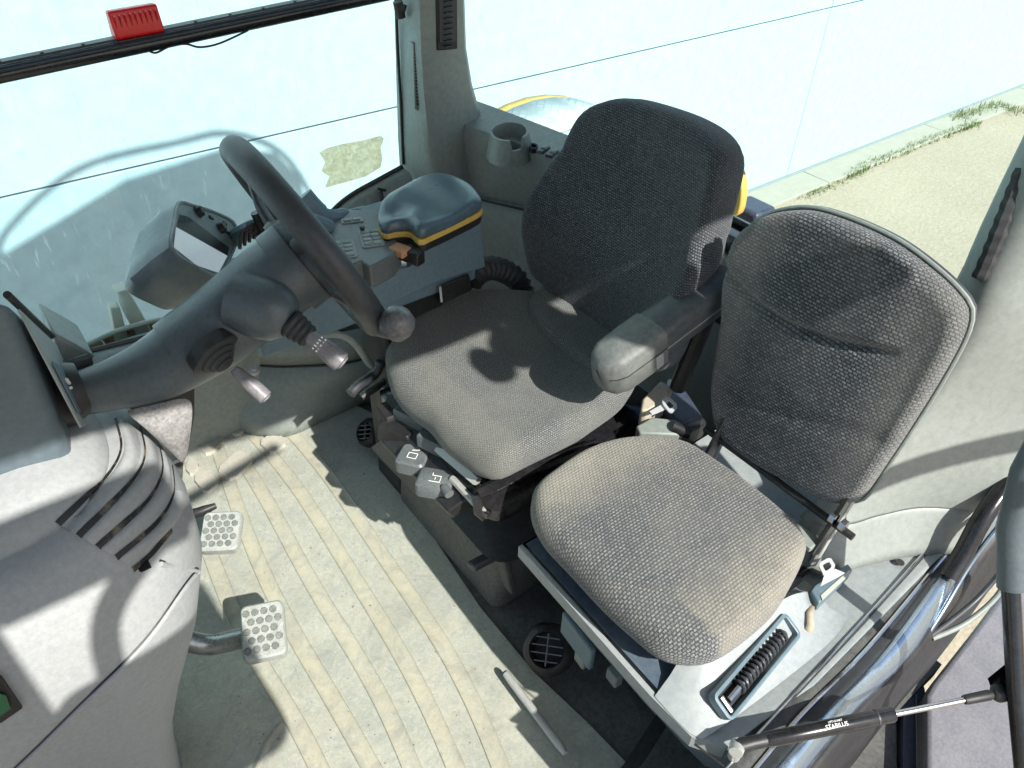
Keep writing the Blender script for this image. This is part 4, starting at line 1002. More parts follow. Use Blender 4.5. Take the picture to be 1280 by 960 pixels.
for u0, v0, u1, v1 in ((.40, .52, .55, .60), (.40, .60, .62, .56), (.45, .66, .65, .60), (.55, .52, .62, .66)):
    obj('gauge_mark', MB().tube([Fp(u0, v0, .0085), Fp(u1, v1, .0085)], .0022, 5), white, scr)
obj('hood_rim', MB().tube([N0 + V((.002, 0, .003)), F0_ + V((.002, .012, .003))], .0045, 10), black, ip)
# block behind, with the dark ring round the column foot
bk = [Py(a_, b2, 1.08) for a_, b2 in [(66, 416), (96, 432), (120, 446), (112, 456), (84, 456), (74, 448)]]
obj('side_block', MB().prism(bk, (-.0, .10, 0)), grey, ip, bevel=.005)
rt = MB().tube(cr([Py(78, 460, 1.03), Py(92, 448, 1.04), Py(110, 447, 1.05), Py(118, 455, 1.05)], 4, False), .014, 10)
obj('column_gaiter', MB().revolve(Py(92, 488, 1.0), (Py(190, 462, 1.0) - Py(98, 490, 1.0)), [(-.06, .050), (-.01, .046), (.012, .036)], 24).tube([Py(78, 460, 1.04), Py(112, 450, 1.05)], .010, 8), black, ip)

# ================================================================== STEERING
stc = thing('steering_column', (.2, 1.0, .4), 'thick charcoal steering column with two control stalks', 'steering column')
axp = [Py(92, 494, 1.0), Py(138, 482, 1.0), Py(190, 464, 1.0), Py(240, 434, 1.0), Py(290, 398, 1.0), Py(340, 357, 1.0), Py(388, 319, 1.0)]
axr = [.031, .038, .050, .058, .062, .064, .063]
pts = cr(axp, 5, False); rr = []
for i in range(len(pts)):
    t_ = i / (len(pts) - 1) * 6; k = min(5, int(t_)); rr.append(axr[k] + (axr[k + 1] - axr[k]) * (t_ - k))
obj('column_tube', MB().tube(pts, rr, 36, flat=.92), colm, stc, smooth=60)
t_end = (axp[-1] - axp[-2]).normalized()
# upper shroud with stepped edge
up_pts = [p + V((0, 0, .003)) for p in pts[13:]]
obj('upper_shroud', MB().tube(up_pts, [r_ * 1.035 for r_ in rr[13:]], 36, flat=.92), colm, stc, smooth=40)
hubp = axp[-1]
WN = V((.892, -.085, .443)).normalized()
obj('collar', MB().revolve(hubp - WN * .004, WN, [(-.045, .065), (-.043, .0685), (-.012, .0685), (-.010, .065), (-.008, .065), (.004, .064), (.008, .060)], 40), colm, stc, smooth=30)
obj('collar_ring', MB().revolve(hubp - WN * .004, WN, [(-.0125, .0690), (-.0095, .0690)], 40), black, stc)
# boot below the column
fl = [[Py(150, 512, .965), Py(190, 505, .955), Py(215, 498, .95), Py(243, 494, .955)], [Py(165, 522, .945), Py(195, 530, .935), Py(218, 530, .93), Py(243, 520, .94)], [Py(190, 545, .94), Py(205, 553, .93), Py(222, 556, .93), Py(240, 545, .94)], [Py(214, 568, .96), Py(222, 575, .95), Py(229, 583, .95), Py(235, 574, .96)]]
obj('column_boot', MB().loft(fl, closed=False, cap=False), boot, stc, solid=.004, sub=2)
obj('boot_back', MB().prism([Py(150, 500, 1.0), Py(243, 470, 1.0), Py(243, 520, 1.0), Py(234, 570, 1.0)], (0, .05, 0)), black, stc)
# stalk 1 (right): dome, bellows, lever
def stalk(name, c, d, dome, bel, lever_pts, lever_r, label):
    s_ = obj(name, MB().tube(lever_pts, lever_r, 16), lever, stc, smooth=40, label=label)
    d = V(d).normalized()
    if dome: obj('stalk_dome', MB().revolve(c, d, dome, 28), colm, s_, smooth=60)
    obj('bellows', MB().revolve(bel[0], V(bel[1]).normalized(), bel[2], 22), rubber, s_, smooth=40)
    return s_
c1 = Py(343, 394, .92); L0_, L1_ = Py(383, 418, .88), Py(428, 453, .84)
d1 = (L1_ - L0_).normalized()
belp = [(k * .0045, .021 - .0007 * k + (.0022 if k % 2 else 0)) for k in range(9)]
s1 = stalk('control_stalk', c1 + V((0, .015, .0)), (.55, -.75, -.1), [(-.05, .046), (-.01, .046), (.010, .043), (.026, .034), (.036, .022), (.038, .018)], (Py(362, 403, .905), L1_ - Py(362, 403, .905), belp),
      [L0_, L0_.lerp(L1_, .05), L0_.lerp(L1_, .45), L0_.lerp(L1_, .75), L0_.lerp(L1_, .97), L1_], [.0095, .011, .0135, .0165, .0165, .0125], 'thick grey stalk with white symbols near its root')
obj('stalk_cap', MB().revolve(L1_, d1, [(-.001, .0115), (.002, .011), (.003, .009)], 20), lever, s1)
en_ = (CAM - L0_); en_ = (en_ - d1 * en_.dot(d1)).normalized(); e2 = d1.cross(en_)
for k in range(5):
    q_ = L0_.lerp(L1_, .30) + e2 * (-.010 + .005 * k) + en_ * (.0125 - .0012 * abs(k - 2) ** 1.6)
    obj('symbol', MB().obox(q_, d1, e2, en_, .0022 if k % 2 else .0015, .0011, .0006), white, s1)
    obj('symbol', MB().obox(q_ + d1 * .006, d1, e2, en_, .0012, .0015, .0006), white, s1)
L2_, L3_ = Py(292, 461, .90), Py(333, 498, .86)
d2 = (L3_ - L2_).normalized(); c2 = Py(275, 452, .912)
belp2 = [(k * .0032, .0345 - .0034 * k + (.0034 if k % 2 else 0)) for k in range(9)]
s2 = stalk('control_stalk', c2, d2, None, (c2 + V((0, .02, 0)), d2 + V((.0, -.5, 0)), belp2), [L2_, L2_.lerp(L3_, .1), L2_.lerp(L3_, .6), L2_.lerp(L3_, .97), L3_], [.006, .0085, .0115, .0115, .0085], 'thinner translucent grey stalk below the first')
obj('stalk_socket', MB().revolve(c2 + V((0, .03, 0)), d2 + V((.0, -.5, 0)), [(-.01, .036), (.010, .039), (.012, .034)], 28), black, s2, smooth=40)
obj('stalk_cap', MB().revolve(L3_, d2, [(-.001, .008), (.0015, .0075), (.002, .005)], 18), lever, s2)
obj('bolt', MB().revolve(Pz(318, 464, .25), (0, -.3, 1), [(0, .016), (.01, .016), (.012, .010), (.02, .009)], 12), metal_w, stc)

whl = thing('steering_wheel', hubp, 'black worn steering wheel seen almost edge on, with a spinner knob at its near end', 'steering wheel')
WN2 = (WN + V((0, 0, .0))).normalized()
wc = Py(384, 301, 1.035)
opn = .10
vdir = (CAM - wc).normalized(); ea = (ray(470, 408).normalized() - ray(290, 185).normalized()); ea = (ea - WN * ea.dot(WN)).normalized()
# tilt the wheel about its long visible axis so that it opens a little towards the camera
WNt = (Matrix.Rotation(math.radians(-3.2), 3, ea) @ WN).normalized()
eb = WNt.cross(ea)
RW = .166
rim = [wc + ea * math.cos(2 * math.pi * k / 72) * RW + eb * math.sin(2 * math.pi * k / 72) * RW for k in range(72)]
obj('rim', MB().tube(rim, .0215, 16, loop=True), rimm, whl, smooth=180)
obj('hub', MB().revolve(wc - WNt * .040, WNt, [(0, .055), (.012, .058), (.028, .05), (.034, .03)], 32), black, whl, smooth=40)
for k in range(3):
    a_ = 2 * math.pi * (k / 3) + .5; q_ = wc + ea * math.cos(a_) * (RW - .004) + eb * math.sin(a_) * (RW - .004)
    h_ = wc - WNt * .030 + (q_ - wc).normalized() * .04
    obj('spoke', MB().tube([h_, h_.lerp(q_, .5) - WNt * .006, q_], [.016, .013, .012], 10, flat=.6, up=WNt), rimm, whl)
kn = Py(492, 398, .845)
obj('spinner_knob', MB().revolve(kn + V((.0, .0, -.018)), V((.5, -.1, .86)), [(-.014, .010), (-.012, .020), (.0, .026), (.014, .027), (.026, .022), (.033, .012)], 24), knobm, whl, smooth=180)
obj('knob_mount', MB().tube([rim[0], kn + V((0, 0, -.02))], [.020, .017], 12), rimm, whl)

# curved lever tubes beside the seat, below the wheel
t = thing('curved_lever', Py(440, 490, 1.24), 'bent grey metal lever between the steering wheel and the driver seat', 'lever')
lp_ = [Py(395, 420, 1.33), Py(420, 418, 1.32), Py(437, 424, 1.31), Py(450, 438, 1.30), Py(462, 455, 1.29), Py(474, 462, 1.28)]
obj('lever_tube', MB().tube(cr(lp_, 5, False), .008, 10), grey, t)
obj('lever_fork', MB().tube(cr([Py(476, 452, 1.27), Py(468, 468, 1.27), Py(450, 480, 1.26), Py(438, 492, 1.25)], 5, False), [.012] * 15 + [.013], 12), dark, t)
obj('lever_fork', MB().tube(cr([Py(480, 478, 1.28), Py(465, 487, 1.28), Py(452, 496, 1.28)], 4, False), .010, 10), black, t)

# ================================================================== SIDE CONSOLE
sc_t = thing('side_console', (.6, 1.25, .6), 'blue grey right hand armrest console with keypads and a padded lid', 'console')
YF = 1.20
topl = [(600, 266), (565, 285), (527, 306), (523, 327), (512, 334), (500, 336), (487, 350), (478, 344), (470, 338), (458, 338), (430, 354), (395, 372), (360, 392)]
botl = [(330, 432), (385, 420), (440, 402), (490, 380), (548, 352), (607, 334)]
fp = [Py(a_, b2, YF) for a_, b2 in topl + botl]
fp = [p + V((0, 0, 0)) for p in fp]
obj('near_side', MB().prism(fp, (0, .022, 0)), cons, sc_t, bevel=.003, seg=3)
zt = Py(600, 266, YF).z; x0, x1 = .34, Py(603, 266, YF).x
bodyp = MB().box(x0, x1 - .002, YF + .022, 1.40, .62, zt - .045)
obj('console_body', bodyp, cons, sc_t, bevel=.006)
# raised keypad deck
dk = [Pz(a_, b2, zt) for a_, b2 in [(398, 262), (440, 262), (474, 262), (484, 284), (500, 305), (492, 318), (462, 334), (452, 326), (400, 345), (370, 300)]]
obj('keypad_deck', MB().prism(dk, (0, 0, -.05)), btn, sc_t, bevel=.004, seg=3)
obj('deck_step', MB().box(Pz(492, 300, zt - .02).x, x1 - .002, YF + .022, 1.39, .66, zt - .012), cons, sc_t, bevel=.005)
def keypad(px, py, n, m):
    e1 = (Pz(470, 262, zt) - Pz(398, 270, zt)).normalized(); e2_ = V((-e1.y, e1.x, 0))
    o_ = Pz(px, py, zt)
    bez = obj('keypad_bezel', MB().loft([[p + V((0, 0, h)) for p in rrect(o_, e1, e2_, .010 * n + .002, .0165 * m / 2 + .003, .003, 2)] for h in (0, .002)]), grey, sc_t)
    for i in range(n):
        for j in range(m):
            c = o_ + e1 * (.018 * (i - (n - 1) / 2)) + e2_ * (.0155 * (j - (m - 1) / 2)) + V((0, 0, .002))
            ky = obj('key', MB().loft([rrect(c, e1, e2_, .0078, .0058, .002, 2), [p + V((0, 0, .003)) for p in rrect(c, e1, e2_, .0070, .0050, .002, 2)]]), grey_l if (i + j) % 2 else grey, bez)
keypad(464, 298, 2, 4)
keypad(430, 312, 2, 4)
keypad(440, 276, 2, 1)
obj('stick', MB().revolve(Pz(453, 288, zt + .003), EZ, [(0, .004), (.006, .004), (.007, .006), (.009, .005)], 10), black, sc_t)
# thumb roller
w0 = Py(499, 327, YF + .004); obj('thumb_roller', MB().tube([w0 + V((-.028, .012, .004)), w0 + V((.012, -.006, .006))], .017, 20), steel, sc_t, smooth=40)
obj('roller_flap', MB().obox(Pz(500, 313, zt - .005), V((.9, .3, 0)).normalized(), V((-.3, .9, 0)).normalized(), EZ, .014, .018, .008), orange, sc_t, bevel=.003)
obj('finger_slot', MB().obox(Pz(512, 318, zt - .015), V((.9, .3, 0)).normalized(), V((-.3, .9, 0)).normalized(), EZ, .012, .03, .014), black, sc_t, bevel=.003)
# padded lid with yellow strip
lo2 = [(473, 276), (481, 256), (503, 238), (530, 228), (560, 226), (588, 237), (600, 252), (600, 262), (570, 278), (540, 292), (524, 298), (512, 288), (495, 288), (480, 290)]
def lid(z, px): return [Pz(a_, b2, z) for a_, b2 in px]
lw_ = lid(zt + .02, lo2)
uvp = [(p.x, p.y) for p in lw_]
obj('lid_base', pad(uvp, (0, 0, zt + .000), EX, EY, EZ, [(.95, -.014), (.99, -.012), (1.0, 0), (.99, .006)], None, n=64, inner=2), black, sc_t, smooth=50)
obj('yellow_strip', pad(uvp, (0, 0, zt + .004), EX, EY, EZ, [(.98, 0), (1.012, .001), (1.015, .006), (1.0, .012)], lambda x, y: 0, n=64, inner=2), yellow, sc_t, smooth=50)
def hl(x, y):
    c = Pz(495, 285, zt); return -.014 * math.exp(-(((x - c.x) / .03) ** 2 + ((y - c.y) / .03) ** 2)) + .004 * math.sin(x * 40)
obj('lid_pad', pad(uvp, (0, 0, zt + .014), EX, EY, EZ, [(.97, 0), (1.0, .003), (1.005, .010), (.985, .018), (.94, .023), (.86, .026)], hl, n=64, inner=6), consd, sc_t, smooth=180)
obj('lid_bolt', MB().tube([Py(598, 254, YF + .004), Py(598, 254, YF - .004)], .005, 10), orange, sc_t)
# display on its arm
n_m = V((.80, -.42, .43)).normalized(); P0 = Py(250, 300, 1.24)
def Pn(px, py, off=0):
    d = ray(px, py); o_ = P0 + n_m * off; t_ = (o_ - CAM).dot(n_m) / d.dot(n_m); return CAM + d * t_
dp = thing('display_unit', P0, 'charcoal terminal display with a bright tilted screen left of the steering wheel', 'display')
of = [(222, 252), (240, 255), (268, 264), (293, 277), (298, 295), (290, 322), (274, 347), (245, 336), (212, 312), (215, 280)]
f2 = even(cr([Pn(a_, b2) for a_, b2 in of], 4), 40)
cen = sum(f2, V()) / len(f2)
shr = V((-.070, .0, -.034))
bk_ = [cen + (p - cen) * 1.07 + shr * .35 for p in f2]; bk2 = [cen + (p - cen) * 1.03 + shr * .95 for p in f2]; bk3 = [cen + (p - cen) * .84 + shr * 1.3 for p in f2]
ft = [cen + (p - cen) * .97 + n_m * .003 for p in f2]; fr_ = [cen + (p - cen) * .92 + n_m * .002 for p in f2]; fin = [cen + (p - cen) * .90 - n_m * .004 for p in f2]
obj('casing', MB().loft([bk3, bk2, bk_, f2]), plastic('display_casing', (.16, .20, .21), .4, .12, (.3, .32, .32)), dp, smooth=50)
obj('front_bezel', MB().loft([[p - n_m * .002 for p in f2], ft, fr_, fin]), plastic('bezel_grey', (.22, .25, .25), .4, .1), dp, smooth=50)
scrm = plastic('screen_painted_glare', (.78, .86, .88), .10, .25, (.5, .5, .48), .02, 40, spec=1)
scrm.node_tree.nodes['Principled BSDF'].inputs['Emission Color'].default_value = (.75, .88, .95, 1); scrm.node_tree.nodes['Principled BSDF'].inputs['Emission Strength'].default_value = .14  # pale colour and faint glow stand in for sky reflected on the screen
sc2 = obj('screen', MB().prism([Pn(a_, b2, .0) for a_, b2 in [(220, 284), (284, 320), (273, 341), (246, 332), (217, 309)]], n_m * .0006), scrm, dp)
obj('screen_surround', MB().prism([Pn(a_, b2, -.001) for a_, b2 in [(223, 268), (236, 272), (286, 310), (284, 320), (220, 284)]], n_m * .001), black, dp)
for a_, b2 in ((246, 266), (274, 286)):
    obj('rotary_knob', MB().revolve(Pn(a_, b2, -.002), n_m, [(0, .011), (.010, .0095), (.013, .007)], 14), black, dp, smooth=40)
for a_, b2 in ((264, 272), (281, 279), (284, 290)):
    obj('menu_button', MB().obox(Pn(a_, b2, .001), (f2[12] - f2[3]).normalized(), n_m.cross((f2[12] - f2[3]).normalized()), n_m, .006, .003, .002), black, dp, bevel=.001)
obj('swivel_arm', MB().tube(cr([Pn(290, 300, -.02), Py(315, 285, 1.27), Py(345, 278, 1.30), Py(385, 275, 1.32), Py(412, 285, 1.32)], 4, False), .016, 10), cons, dp)
for k in range(5):
    q_ = Py(305 + 6 * k, 296 - 7 * k * .6, 1.24); obj('cable', MB().tube(cr([q_ + V((-.012, 0, -.02)), q_ + V((0, 0, .012)), q_ + V((.02, 0, 0)), q_ + V((.03, .0, -.03))], 4, False), .0035, 6), black, dp)
obj('clamp', MB().tube([Py(318, 266, 1.22), Py(330, 292, 1.22)], .007, 10).tube([Py(320, 268, 1.22), Py(338, 286, 1.22)], .005, 8), blackgl, dp)
# mount of the console behind the wheel
obj('deck_ridge', MB().tube(cr([Py(378, 245, 1.38), Py(400, 268, 1.36), Py(420, 272, 1.36), Py(440, 268, 1.38), Py(455, 264, 1.40)], 4, False), [.022] * 5 + [.018] * 6 + [.012] * 6, 10), cons, sc_t)

# corrugated hose and bracket by the console
t = thing('corrugated_hose', Py(610, 350, 1.27), 'black corrugated hose between the side console and the seat backrest', 'hose')
hp = cr([Py(588, 352, 1.26), Py(598, 340, 1.27), Py(614, 335, 1.28), Py(632, 340, 1.28), Py(648, 352, 1.27), Py(655, 370, 1.24)], 8, False)
obj('hose', MB().tube(hp, [.026 + (.004 if i % 3 == 1 else -.002) for i in range(len(hp))], 18), rubber, t, smooth=40)
obj('end_cap', MB().tube([Py(643, 328, 1.30), Py(652, 352, 1.27)], .012, 8), gummy, t)
t = thing('console_bracket', Py(565, 365, 1.2), 'small black bracket fixed under the side console', 'bracket')
obj('bracket_box', MB().hexa([Py(552, 380, 1.21), Py(590, 362, 1.21), Py(590, 362, 1.28), Py(552, 380, 1.28), Py(549, 358, 1.21), Py(586, 342, 1.21), Py(588, 345, 1.28), Py(552, 360, 1.28)]), black, t, bevel=.003)
obj('bracket_edge', MB().tube([Py(550, 358, 1.205), Py(552, 377, 1.205)], .003, 6), whitem, t)
obj('console_post', MB().box(.62, .78, 1.25, 1.38, .0, .64), black, sc_t, bevel=.01)

# ================================================================== between the seats
t = thing('belt_buckle', Pz(825, 495, .47), 'seat belt buckle with its pale tongue, between the two seats', 'buckle')
bq = [Pz(a_, b2, .49) for a_, b2 in [(803, 498), (826, 475), (842, 484), (832, 500), (810, 514), (801, 512)]]
obj('buckle_body', MB().prism(bq, (0, 0, -.05)), plastic('buckle_cream', (.45, .40, .31), .5, .4), t, bevel=.006, seg=3)
obj('strap', MB().prism([Pz(a_, b2, .46) for a_, b2 in [(836, 470), (852, 478), (880, 520), (850, 530), (828, 512)]], (0, 0, -.06)), navy, t, bevel=.008)
def tongue(corners, z, par, name='tongue'):
    c4 = [Pz(a_, b2, z) for a_, b2 in corners]; cc = sum(c4, V()) / 4
    o1 = even(cr(c4, 1), 24); o1 = even([c4[i].lerp(c4[(i + 1) % 4], q_) for i in range(4) for q_ in (.18, .82)], 24); i1 = [cc + (p - cc) * .55 for p in o1]; h = V((0, 0, .003))
    return obj(name, MB().loft([o1, [p + h for p in o1], [p + h for p in i1], i1], loop=True), whitem, par, smooth=30)
tg = tongue([(826, 503), (835, 496), (848, 508), (838, 519)], .505, t)
obj('tongue_stem', MB().prism([Pz(a_, b2, .502) for a_, b2 in [(812, 514), (830, 504), (834, 510), (815, 518)]], (0, 0, -.003)), whitem, t)
t = thing('adjuster_block', Pz(825, 530, .44), 'flat grey block with a black knob behind the passenger cushion', 'block')
obj('block', MB().prism([Pz(a_, b2, .475) for a_, b2 in [(795, 532), (815, 521), (845, 524), (857, 532), (850, 543), (800, 541)]], (0, 0, -.03)), grey, t, bevel=.004)
obj('knob', MB().tube([Pz(842, 533, .48), Pz(864, 543, .475)], [.014, .012], 12), black, t)
obj('base', MB().box(.98, 1.10, .70, .78, 0, .44), black, t, bevel=.01)
t = thing('door_side_buckle', Pz(1035, 725, ty), 'white seat belt tongue and grey retractor on the shelf beside the passenger seat', 'belt')
obj('retractor', MB().prism([Pz(a_, b2, ty + .03) for a_, b2 in [(1013, 738), (1020, 728), (1060, 704), (1066, 712), (1024, 754)]], (0, 0, -.028)), cons, t, bevel=.003)
obj('retractor_slot', MB().prism([Pz(a_, b2, ty + .0315) for a_, b2 in [(1026, 744), (1062, 712), (1064, 716), (1028, 750)]], (0, 0, -.003)), gummy, t)
tongue([(1022, 706), (1037, 697), (1045, 710), (1030, 722)], ty + .045, t)
obj('tongue_stem', MB().prism([Pz(a_, b2, ty + .042) for a_, b2 in [(1030, 720), (1044, 711), (1056, 716), (1026, 732)]], (0, 0, -.003)), whitem, t)
obj('webbing', MB().loft([[Pz(a_, b2, ty + h) for (a_, b2), h in zip([(1012, 752), (1008, 765), (1009, 780), (1002, 792)], (.01, .02, .016, .004))], [Pz(a_, b2, ty + h) for (a_, b2), h in zip([(1020, 754), (1016, 768), (1018, 784), (1012, 796)], (.01, .02, .016, .004))]], closed=False, cap=False), plastic('webbing', (.35, .30, .22), .8, .3), t, solid=.002)

# ================================================================== REAR LEFT PILLAR, SILL, DOOR
cp = thing('door_pillar', (1.2, .3, .4), 'pale grey moulded rear door pillar trim behind the passenger seat', 'pillar')
R2 = [(1.80, [(.42, 1.36), (.385, 1.345), (.34, 1.37), (.27, 1.43), (.18, 1.52)]),
      (1.05, [(.42, 1.32), (.38, 1.285), (.33, 1.30), (.26, 1.37), (.17, 1.46)]),
      (.87, [(.41, 1.29), (.355, 1.24), (.31, 1.26), (.25, 1.33), (.17, 1.42)]),
      (.70, [(.42, 1.24), (.355, 1.20), (.32, 1.23), (.265, 1.30), (.17, 1.40)]),
      (.58, [(.41, 1.18), (.355, 1.13), (.325, 1.17), (.27, 1.25), (.18, 1.35)]),
      (.51, [(.40, 1.11), (.352, 1.08), (.325, 1.13), (.28, 1.22), (.195, 1.31)]),
      (.475, [(.40, 1.02), (.347, 1.045), (.322, 1.12), (.282, 1.21), (.20, 1.30)]),
      (.465, [(.40, 1.015), (.343, 1.040), (.318, 1.115), (.278, 1.205), (.196, 1.295)]),
      (.39, [(.40, .98), (.325, .995), (.290, 1.08), (.25, 1.17), (.190, 1.27)])]
rg = [cr([V((x, y, z)) for y, x in row], 5, False) for z, row in R2]
colsn = len(rg[0]); cols = [cr([r_[i] for r_ in rg], 4, False) for i in range(colsn)]
grid = [[cols[i][k] for i in range(colsn)] for k in range(len(cols[0]))]
obj('pillar_trim', MB().loft(grid, closed=False, cap=False), grey_b, cp, solid=.01, smooth=70)
obj('crease', MB().tube([p + V((-.002, -.002, 0)) for p in cr([V((x, y, .469)) for y, x in [(.347, 1.045), (.322, 1.12), (.282, 1.21), (.20, 1.30)]], 5, False)], .0018, 6), black, cp)
ws = [Px(1290, 215, 1.30), Px(1276, 250, 1.285), Px(1262, 285, 1.27), Px(1248, 320, 1.26), Px(1234, 352, 1.25)]
ws2 = cr(ws, 8, False)
obj('rubber_edge', MB().tube([p + V((0, .012, 0)) for p in ws2], [.013 + (.0015 if (i // 2) % 2 else 0) for i in range(len(ws2))], 8), rubber, cp)
obj('shelf_hole', MB().revolve(Pz(1125, 703, ty + .002), EZ, [(0, .008), (.001, .008)], 12), black, cp)

ds = thing('door_sill', (1.0, .15, .3), 'steel blue and black striped door sill trim running along the open door', 'sill')
LN = [[(870, 1004), (946, 919), (1036, 822), (1127, 722), (1171, 672), (1222, 614), (1262, 566), (1300, 520)],
      [(905, 1010), (999, 897), (1080, 816), (1161, 719), (1200, 672), (1240, 620), (1272, 580), (1305, 540)],
      [(930, 1010), (1020, 904), (1099, 822), (1192, 697), (1222, 662), (1255, 620), (1282, 585), (1310, 550)],
      [(965, 1010), (1055, 897), (1124, 829), (1161, 779), (1208, 700), (1252, 645), (1290, 600), (1320, 565)],
      [(1010, 1020), (1068, 945), (1152, 835), (1196, 785), (1235, 735), (1275, 680), (1310, 630), (1340, 600)]]
ZZ = [[.395] * 4 + [.40, .44, .50, .57], [.382] * 4 + [.39, .43, .49, .56], [.392] * 4 + [.40, .44, .50, .57], [.360] * 4 + [.37, .41, .47, .54], [.22] * 4 + [.24, .30, .36, .43]]
LL = [even(cr([Pz(a_, b2, z_) for (a_, b2), z_ in zip(l_, zz)], 6, False), 48, False) for l_, zz in zip(LN, ZZ)]
obj('galvanised_strip', MB().loft([LL[0], [a_.lerp(b2, .5) + V((0, 0, -.006)) for a_, b2 in zip(LL[0], LL[1])], LL[1]], closed=False, cap=False), sillm, ds, solid=.003, smooth=60)
obj('bright_edge', MB().tube([p + V((0, 0, .002)) for p in LL[0]], .0022, 8), chrome, ds)
obj('bright_bead', MB().tube([p + V((0, 0, .003)) for p in LL[1]], .0042, 8), chrome, ds)
obj('dark_channel', MB().loft([LL[1], [a_.lerp(b2, .5) + V((0, 0, -.004)) for a_, b2 in zip(LL[1], LL[2])], LL[2]], closed=False, cap=False), dark, ds, solid=.003)
def arc(A_, B_, h, t_): return [a_.lerp(b2, t_) + V((0, 0, h)) for a_, b2 in zip(A_, B_)]
obj('steel_trim', MB().loft([LL[2], arc(LL[2], LL[3], .010, .2), arc(LL[2], LL[3], .014, .5), arc(LL[2], LL[3], .010, .85), LL[3], arc(LL[3], LL[4], .0, .1)], closed=False, cap=False), steel, ds, solid=.003, smooth=80)
obj('rubber_seal', MB().loft([arc(LL[3], LL[4], -.002, .08), arc(LL[3], LL[4], .03, .4), arc(LL[3], LL[4], .0, .6), arc(LL[3], LL[4], .012, .8), LL[4], [p + V((0, 0, -.15)) for p in LL[4]]], closed=False, cap=False), black, ds, solid=.003, smooth=60)
# body side under the sill, reaching down beside the floor
obj('sill_body', MB().loft([[p + V((0, -.004, -.01)) for p in LL[0]], [V((p.x, p.y, -.05)) for p in LL[0]]], closed=False, cap=False), grey_l, ds, solid=.004)
# seal loop of the opened door
dsl = thing('door_frame', (1.1, .05, .3), 'black frame of the opened glass door at the right edge', 'door')
for pts, r_, m_ in (([(1300, 548, .60), (1262, 600, .55), (1228, 648, .50), (1205, 690, .44), (1186, 722, .40)], .017, blackgl),
                    ([(1300, 600, .55), (1250, 656, .50), (1212, 706, .42), (1180, 760, .36), (1150, 806, .33)], .0045, steel),
                    ([(1290, 655, .50), (1262, 700, .42), (1225, 745, .36), (1190, 775, .34), (1155, 800, .33)], .005, dark),
                    ([(1262, 722, .40), (1240, 752, .36), (1205, 780, .33), (1165, 798, .32)], .005, grey)):
    obj('frame_seal', MB().tube(cr([Pz(a_, b2, z_) for a_, b2, z_ in pts], 6, False), r_, 12), m_, dsl, smooth=60)
tb = [Px(1330, 500, 1.10), Px(1282, 590, 1.06), Px(1264, 660, 1.04), Px(1265, 735, 1.02)]
obj('hinge_tube', MB().tube(tb, .020, 16), colm, dsl, smooth=60)
obj('frame_tube', MB().tube([Px(1263, 728, 1.02), Px(1270, 860, .98), Px(1284, 1010, .93)], .013, 14), blackgl, dsl, smooth=60)
obj('strut_bracket', MB().prism([Px(1265, 835, .985), Px(1240, 855, .985), Px(1246, 872, .985), Px(1268, 872, .985)], (.0, .01, .004)), black, dsl, bevel=.002)

gs = thing('gas_strut', Pz(925, 930, .43), 'black gas strut reaching from the seat box to the opened door frame', 'gas strut')
g0 = Pz(922, 932, ty + .045); g1 = Px(1250, 866, .975); gd = (g1 - g0).normalized()
def gp_(px): # point along the strut nearest to a picture column
    lo_, hi_ = 0., 1.
    for _ in range(30):
        m_ = (lo_ + hi_) / 2; p = g0.lerp(g1, m_); c = R_.transposed() @ (p - CAM); x = 640 + F * c.x / -c.z
        if x < px: lo_ = m_
        else: hi_ = m_
    return g0.lerp(g1, lo_)
cyl = obj('cylinder', MB().tube([gp_(955), gp_(960), gp_(1114), gp_(1117)], [.009, .0115, .0115, .0095], 20), blackgl, gs, smooth=40)
obj('cylinder_groove', MB().tube([gp_(1094), gp_(1096)], .0118, 20), dark, gs)
obj('rod', MB().tube([gp_(1115), gp_(1230)], .0046, 12), chrome, gs)
obj('rod_collar', MB().tube([gp_(1113.5), gp_(1116.5)], [.0105, .0085], 18), chrome, gs)
obj('end_socket', MB().tube([gp_(1205), gp_(1208), gp_(1236), gp_(1240)], [.0065, .0075, .0080, .006], 14), black, gs)
ball = g1
obj('ball_joint', MB().revolve(ball - V((.0, 0, .013)), EZ, [(0, .004), (.004, .0115), (.013, .0145), (.022, .0115), (.026, .004)], 18), black, gs, smooth=180)
obj('knuckle', MB().tube([gp_(962), gp_(940), g0 + V((0, 0, -.004))], [.010, .010, .012], 14), black, gs)
obj('knuckle_pin', MB().tube([g0 + V((-.012, -.006, .003)), g0 + V((.0, .0, .0)), g0 + V((.004, .0, -.04))], [.010, .0115, .009], 14), metal_w, gs)
# print on the cylinder
eu_ = gd; m_c = (gp_(1045) + gp_(1046)) / 2; vn = (CAM - m_c); vn = (vn - gd * vn.dot(gd)).normalized(); ev_ = vn.cross(eu_)
text('STABILUS', .0085, gp_(1042) + vn * .0112, eu_, ev_, white, cyl, 'print')
text('LIFT-O-MAT', .0042, gp_(1042) + (vn * .0103 + ev_ * .0062), eu_, ev_, white, cyl, 'print')

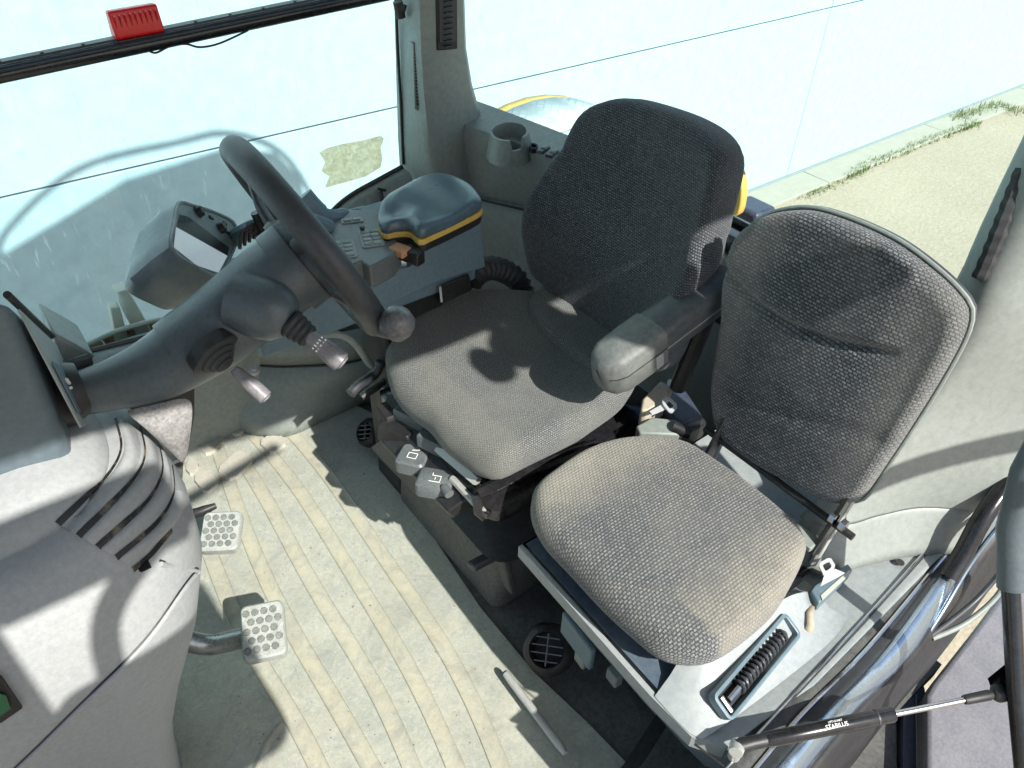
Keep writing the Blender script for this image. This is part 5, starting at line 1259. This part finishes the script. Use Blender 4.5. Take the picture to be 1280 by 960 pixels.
# outside below the door: fender and step
of_ = thing('left_fender', (1.2, -.1, -.3), 'pale lilac grey fender top outside the open door, bottom right corner', 'fender')
FZ = .02
fpz = [Pz(a_, b2, FZ) for a_, b2 in [(1157, 868), (1166, 852), (1215, 790), (1290, 690), (1420, 600), (1500, 1200), (1158, 1200)]]
obj('fender_top', MB().prism(fpz, (0, 0, -.25)), fenderm, of_, bevel=.012, seg=3)
ot = thing('outer_step', (.9, -.05, -.4), 'dark teal step plate with a navy edge strip under the gas strut', 'step')
obj('step_plate', MB().prism([Pz(a_, b2, -.05) for a_, b2 in [(1040, 1010), (1060, 930), (1120, 850), (1128, 1200), (1020, 1200)]], (0, 0, -.1)), dusty, ot, bevel=.004)
obj('edge_strip', MB().prism([Pz(a_, b2, -.03) for a_, b2 in [(1110, 850), (1150, 835), (1157, 862), (1157, 1200), (1128, 1200), (1130, 890)]], (0, 0, -.1)), navy, ot, bevel=.004)
obj('white_line', MB().tube([Pz(1145, 868, -.028), Pz(1146, 920, -.028), Pz(1147, 1100, -.028)], .0014, 6), grey_l, ot)

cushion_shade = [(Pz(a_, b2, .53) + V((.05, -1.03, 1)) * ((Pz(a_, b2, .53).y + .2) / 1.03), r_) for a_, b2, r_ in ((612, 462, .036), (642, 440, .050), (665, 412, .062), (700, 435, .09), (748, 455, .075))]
# ================================================================== stand-in post and mirror (added, unseen behind the viewpoint, to shade the cowl and floor)
fp_ = thing('shade_upright', (.0, -.2, -.05), 'added unseen post with header bar on the left side of the cab', 'upright')
obj('upright', MB().box(-.62, -.12, -.235, -.19, -.05, 1.83), dark, fp_, bevel=.01)
obj('header', MB().box(-.12, .13, -.23, -.19, 1.685, 1.83), dark, fp_, bevel=.01)
obj('shade_arc', MB().tube(cr([V((.08, -.2, 1.69)), V((.015, -.2, 1.64)), V((-.025, -.2, 1.58)), V((-.045, -.2, 1.48))], 5, False), .019, 10), black, fp_)
obj('slanted_bar', MB().tube([(.12, -.2, 1.705), (.52, -.2, 1.775)], .016, 10), black, fp_)
mr = thing('shade_slab', (.03, -.2, 1.0), 'added unseen rounded mirror head beside the front door post', 'slab')  # added slab, shaped to drop shade on the cowl and floor
mo_ = rrect((.02, -.22, 1.24), EX, EZ, .15, .235, .05, 5)
obj('housing', MB().prism(mo_, (0, .05, 0)), black, mr, bevel=.01)
obj('slab_face', MB().prism(rrect((.02, -.224, 1.24), EX, EZ, .13, .215, .04, 5), (0, .003, 0)), chrome, mr)

wl = thing('shade_discs', (.82, -.2, 1.5), 'added unseen black discs under the left roof edge that shade the driver cushion', 'lamp')  # added unseen discs, placed and sized to shade the driver cushion
def shade_disc_mb(c, r): return MB().revolve(c, EY, [(-.03, r * .7), (-.02, r), (.03, r), (.06, r * .6)], 28)
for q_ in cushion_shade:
    obj('shade_disc', shade_disc_mb(q_[0], q_[1]), black, wl, smooth=40)
obj('shade_disc_stem', MB().tube([cushion_shade[1][0], cushion_shade[1][0] + V((.02, 0, .22))], .02, 8), black, wl)

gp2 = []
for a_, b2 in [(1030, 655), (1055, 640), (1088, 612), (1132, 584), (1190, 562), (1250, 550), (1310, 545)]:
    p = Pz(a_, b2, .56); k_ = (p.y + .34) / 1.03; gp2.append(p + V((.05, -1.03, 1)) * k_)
gr = thing('shade_tube', gp2[3], 'added unseen curved tube that shades the rear door pillar', 'shade tube')  # added tube, traced sunward to cast an arc of shade on the pillar
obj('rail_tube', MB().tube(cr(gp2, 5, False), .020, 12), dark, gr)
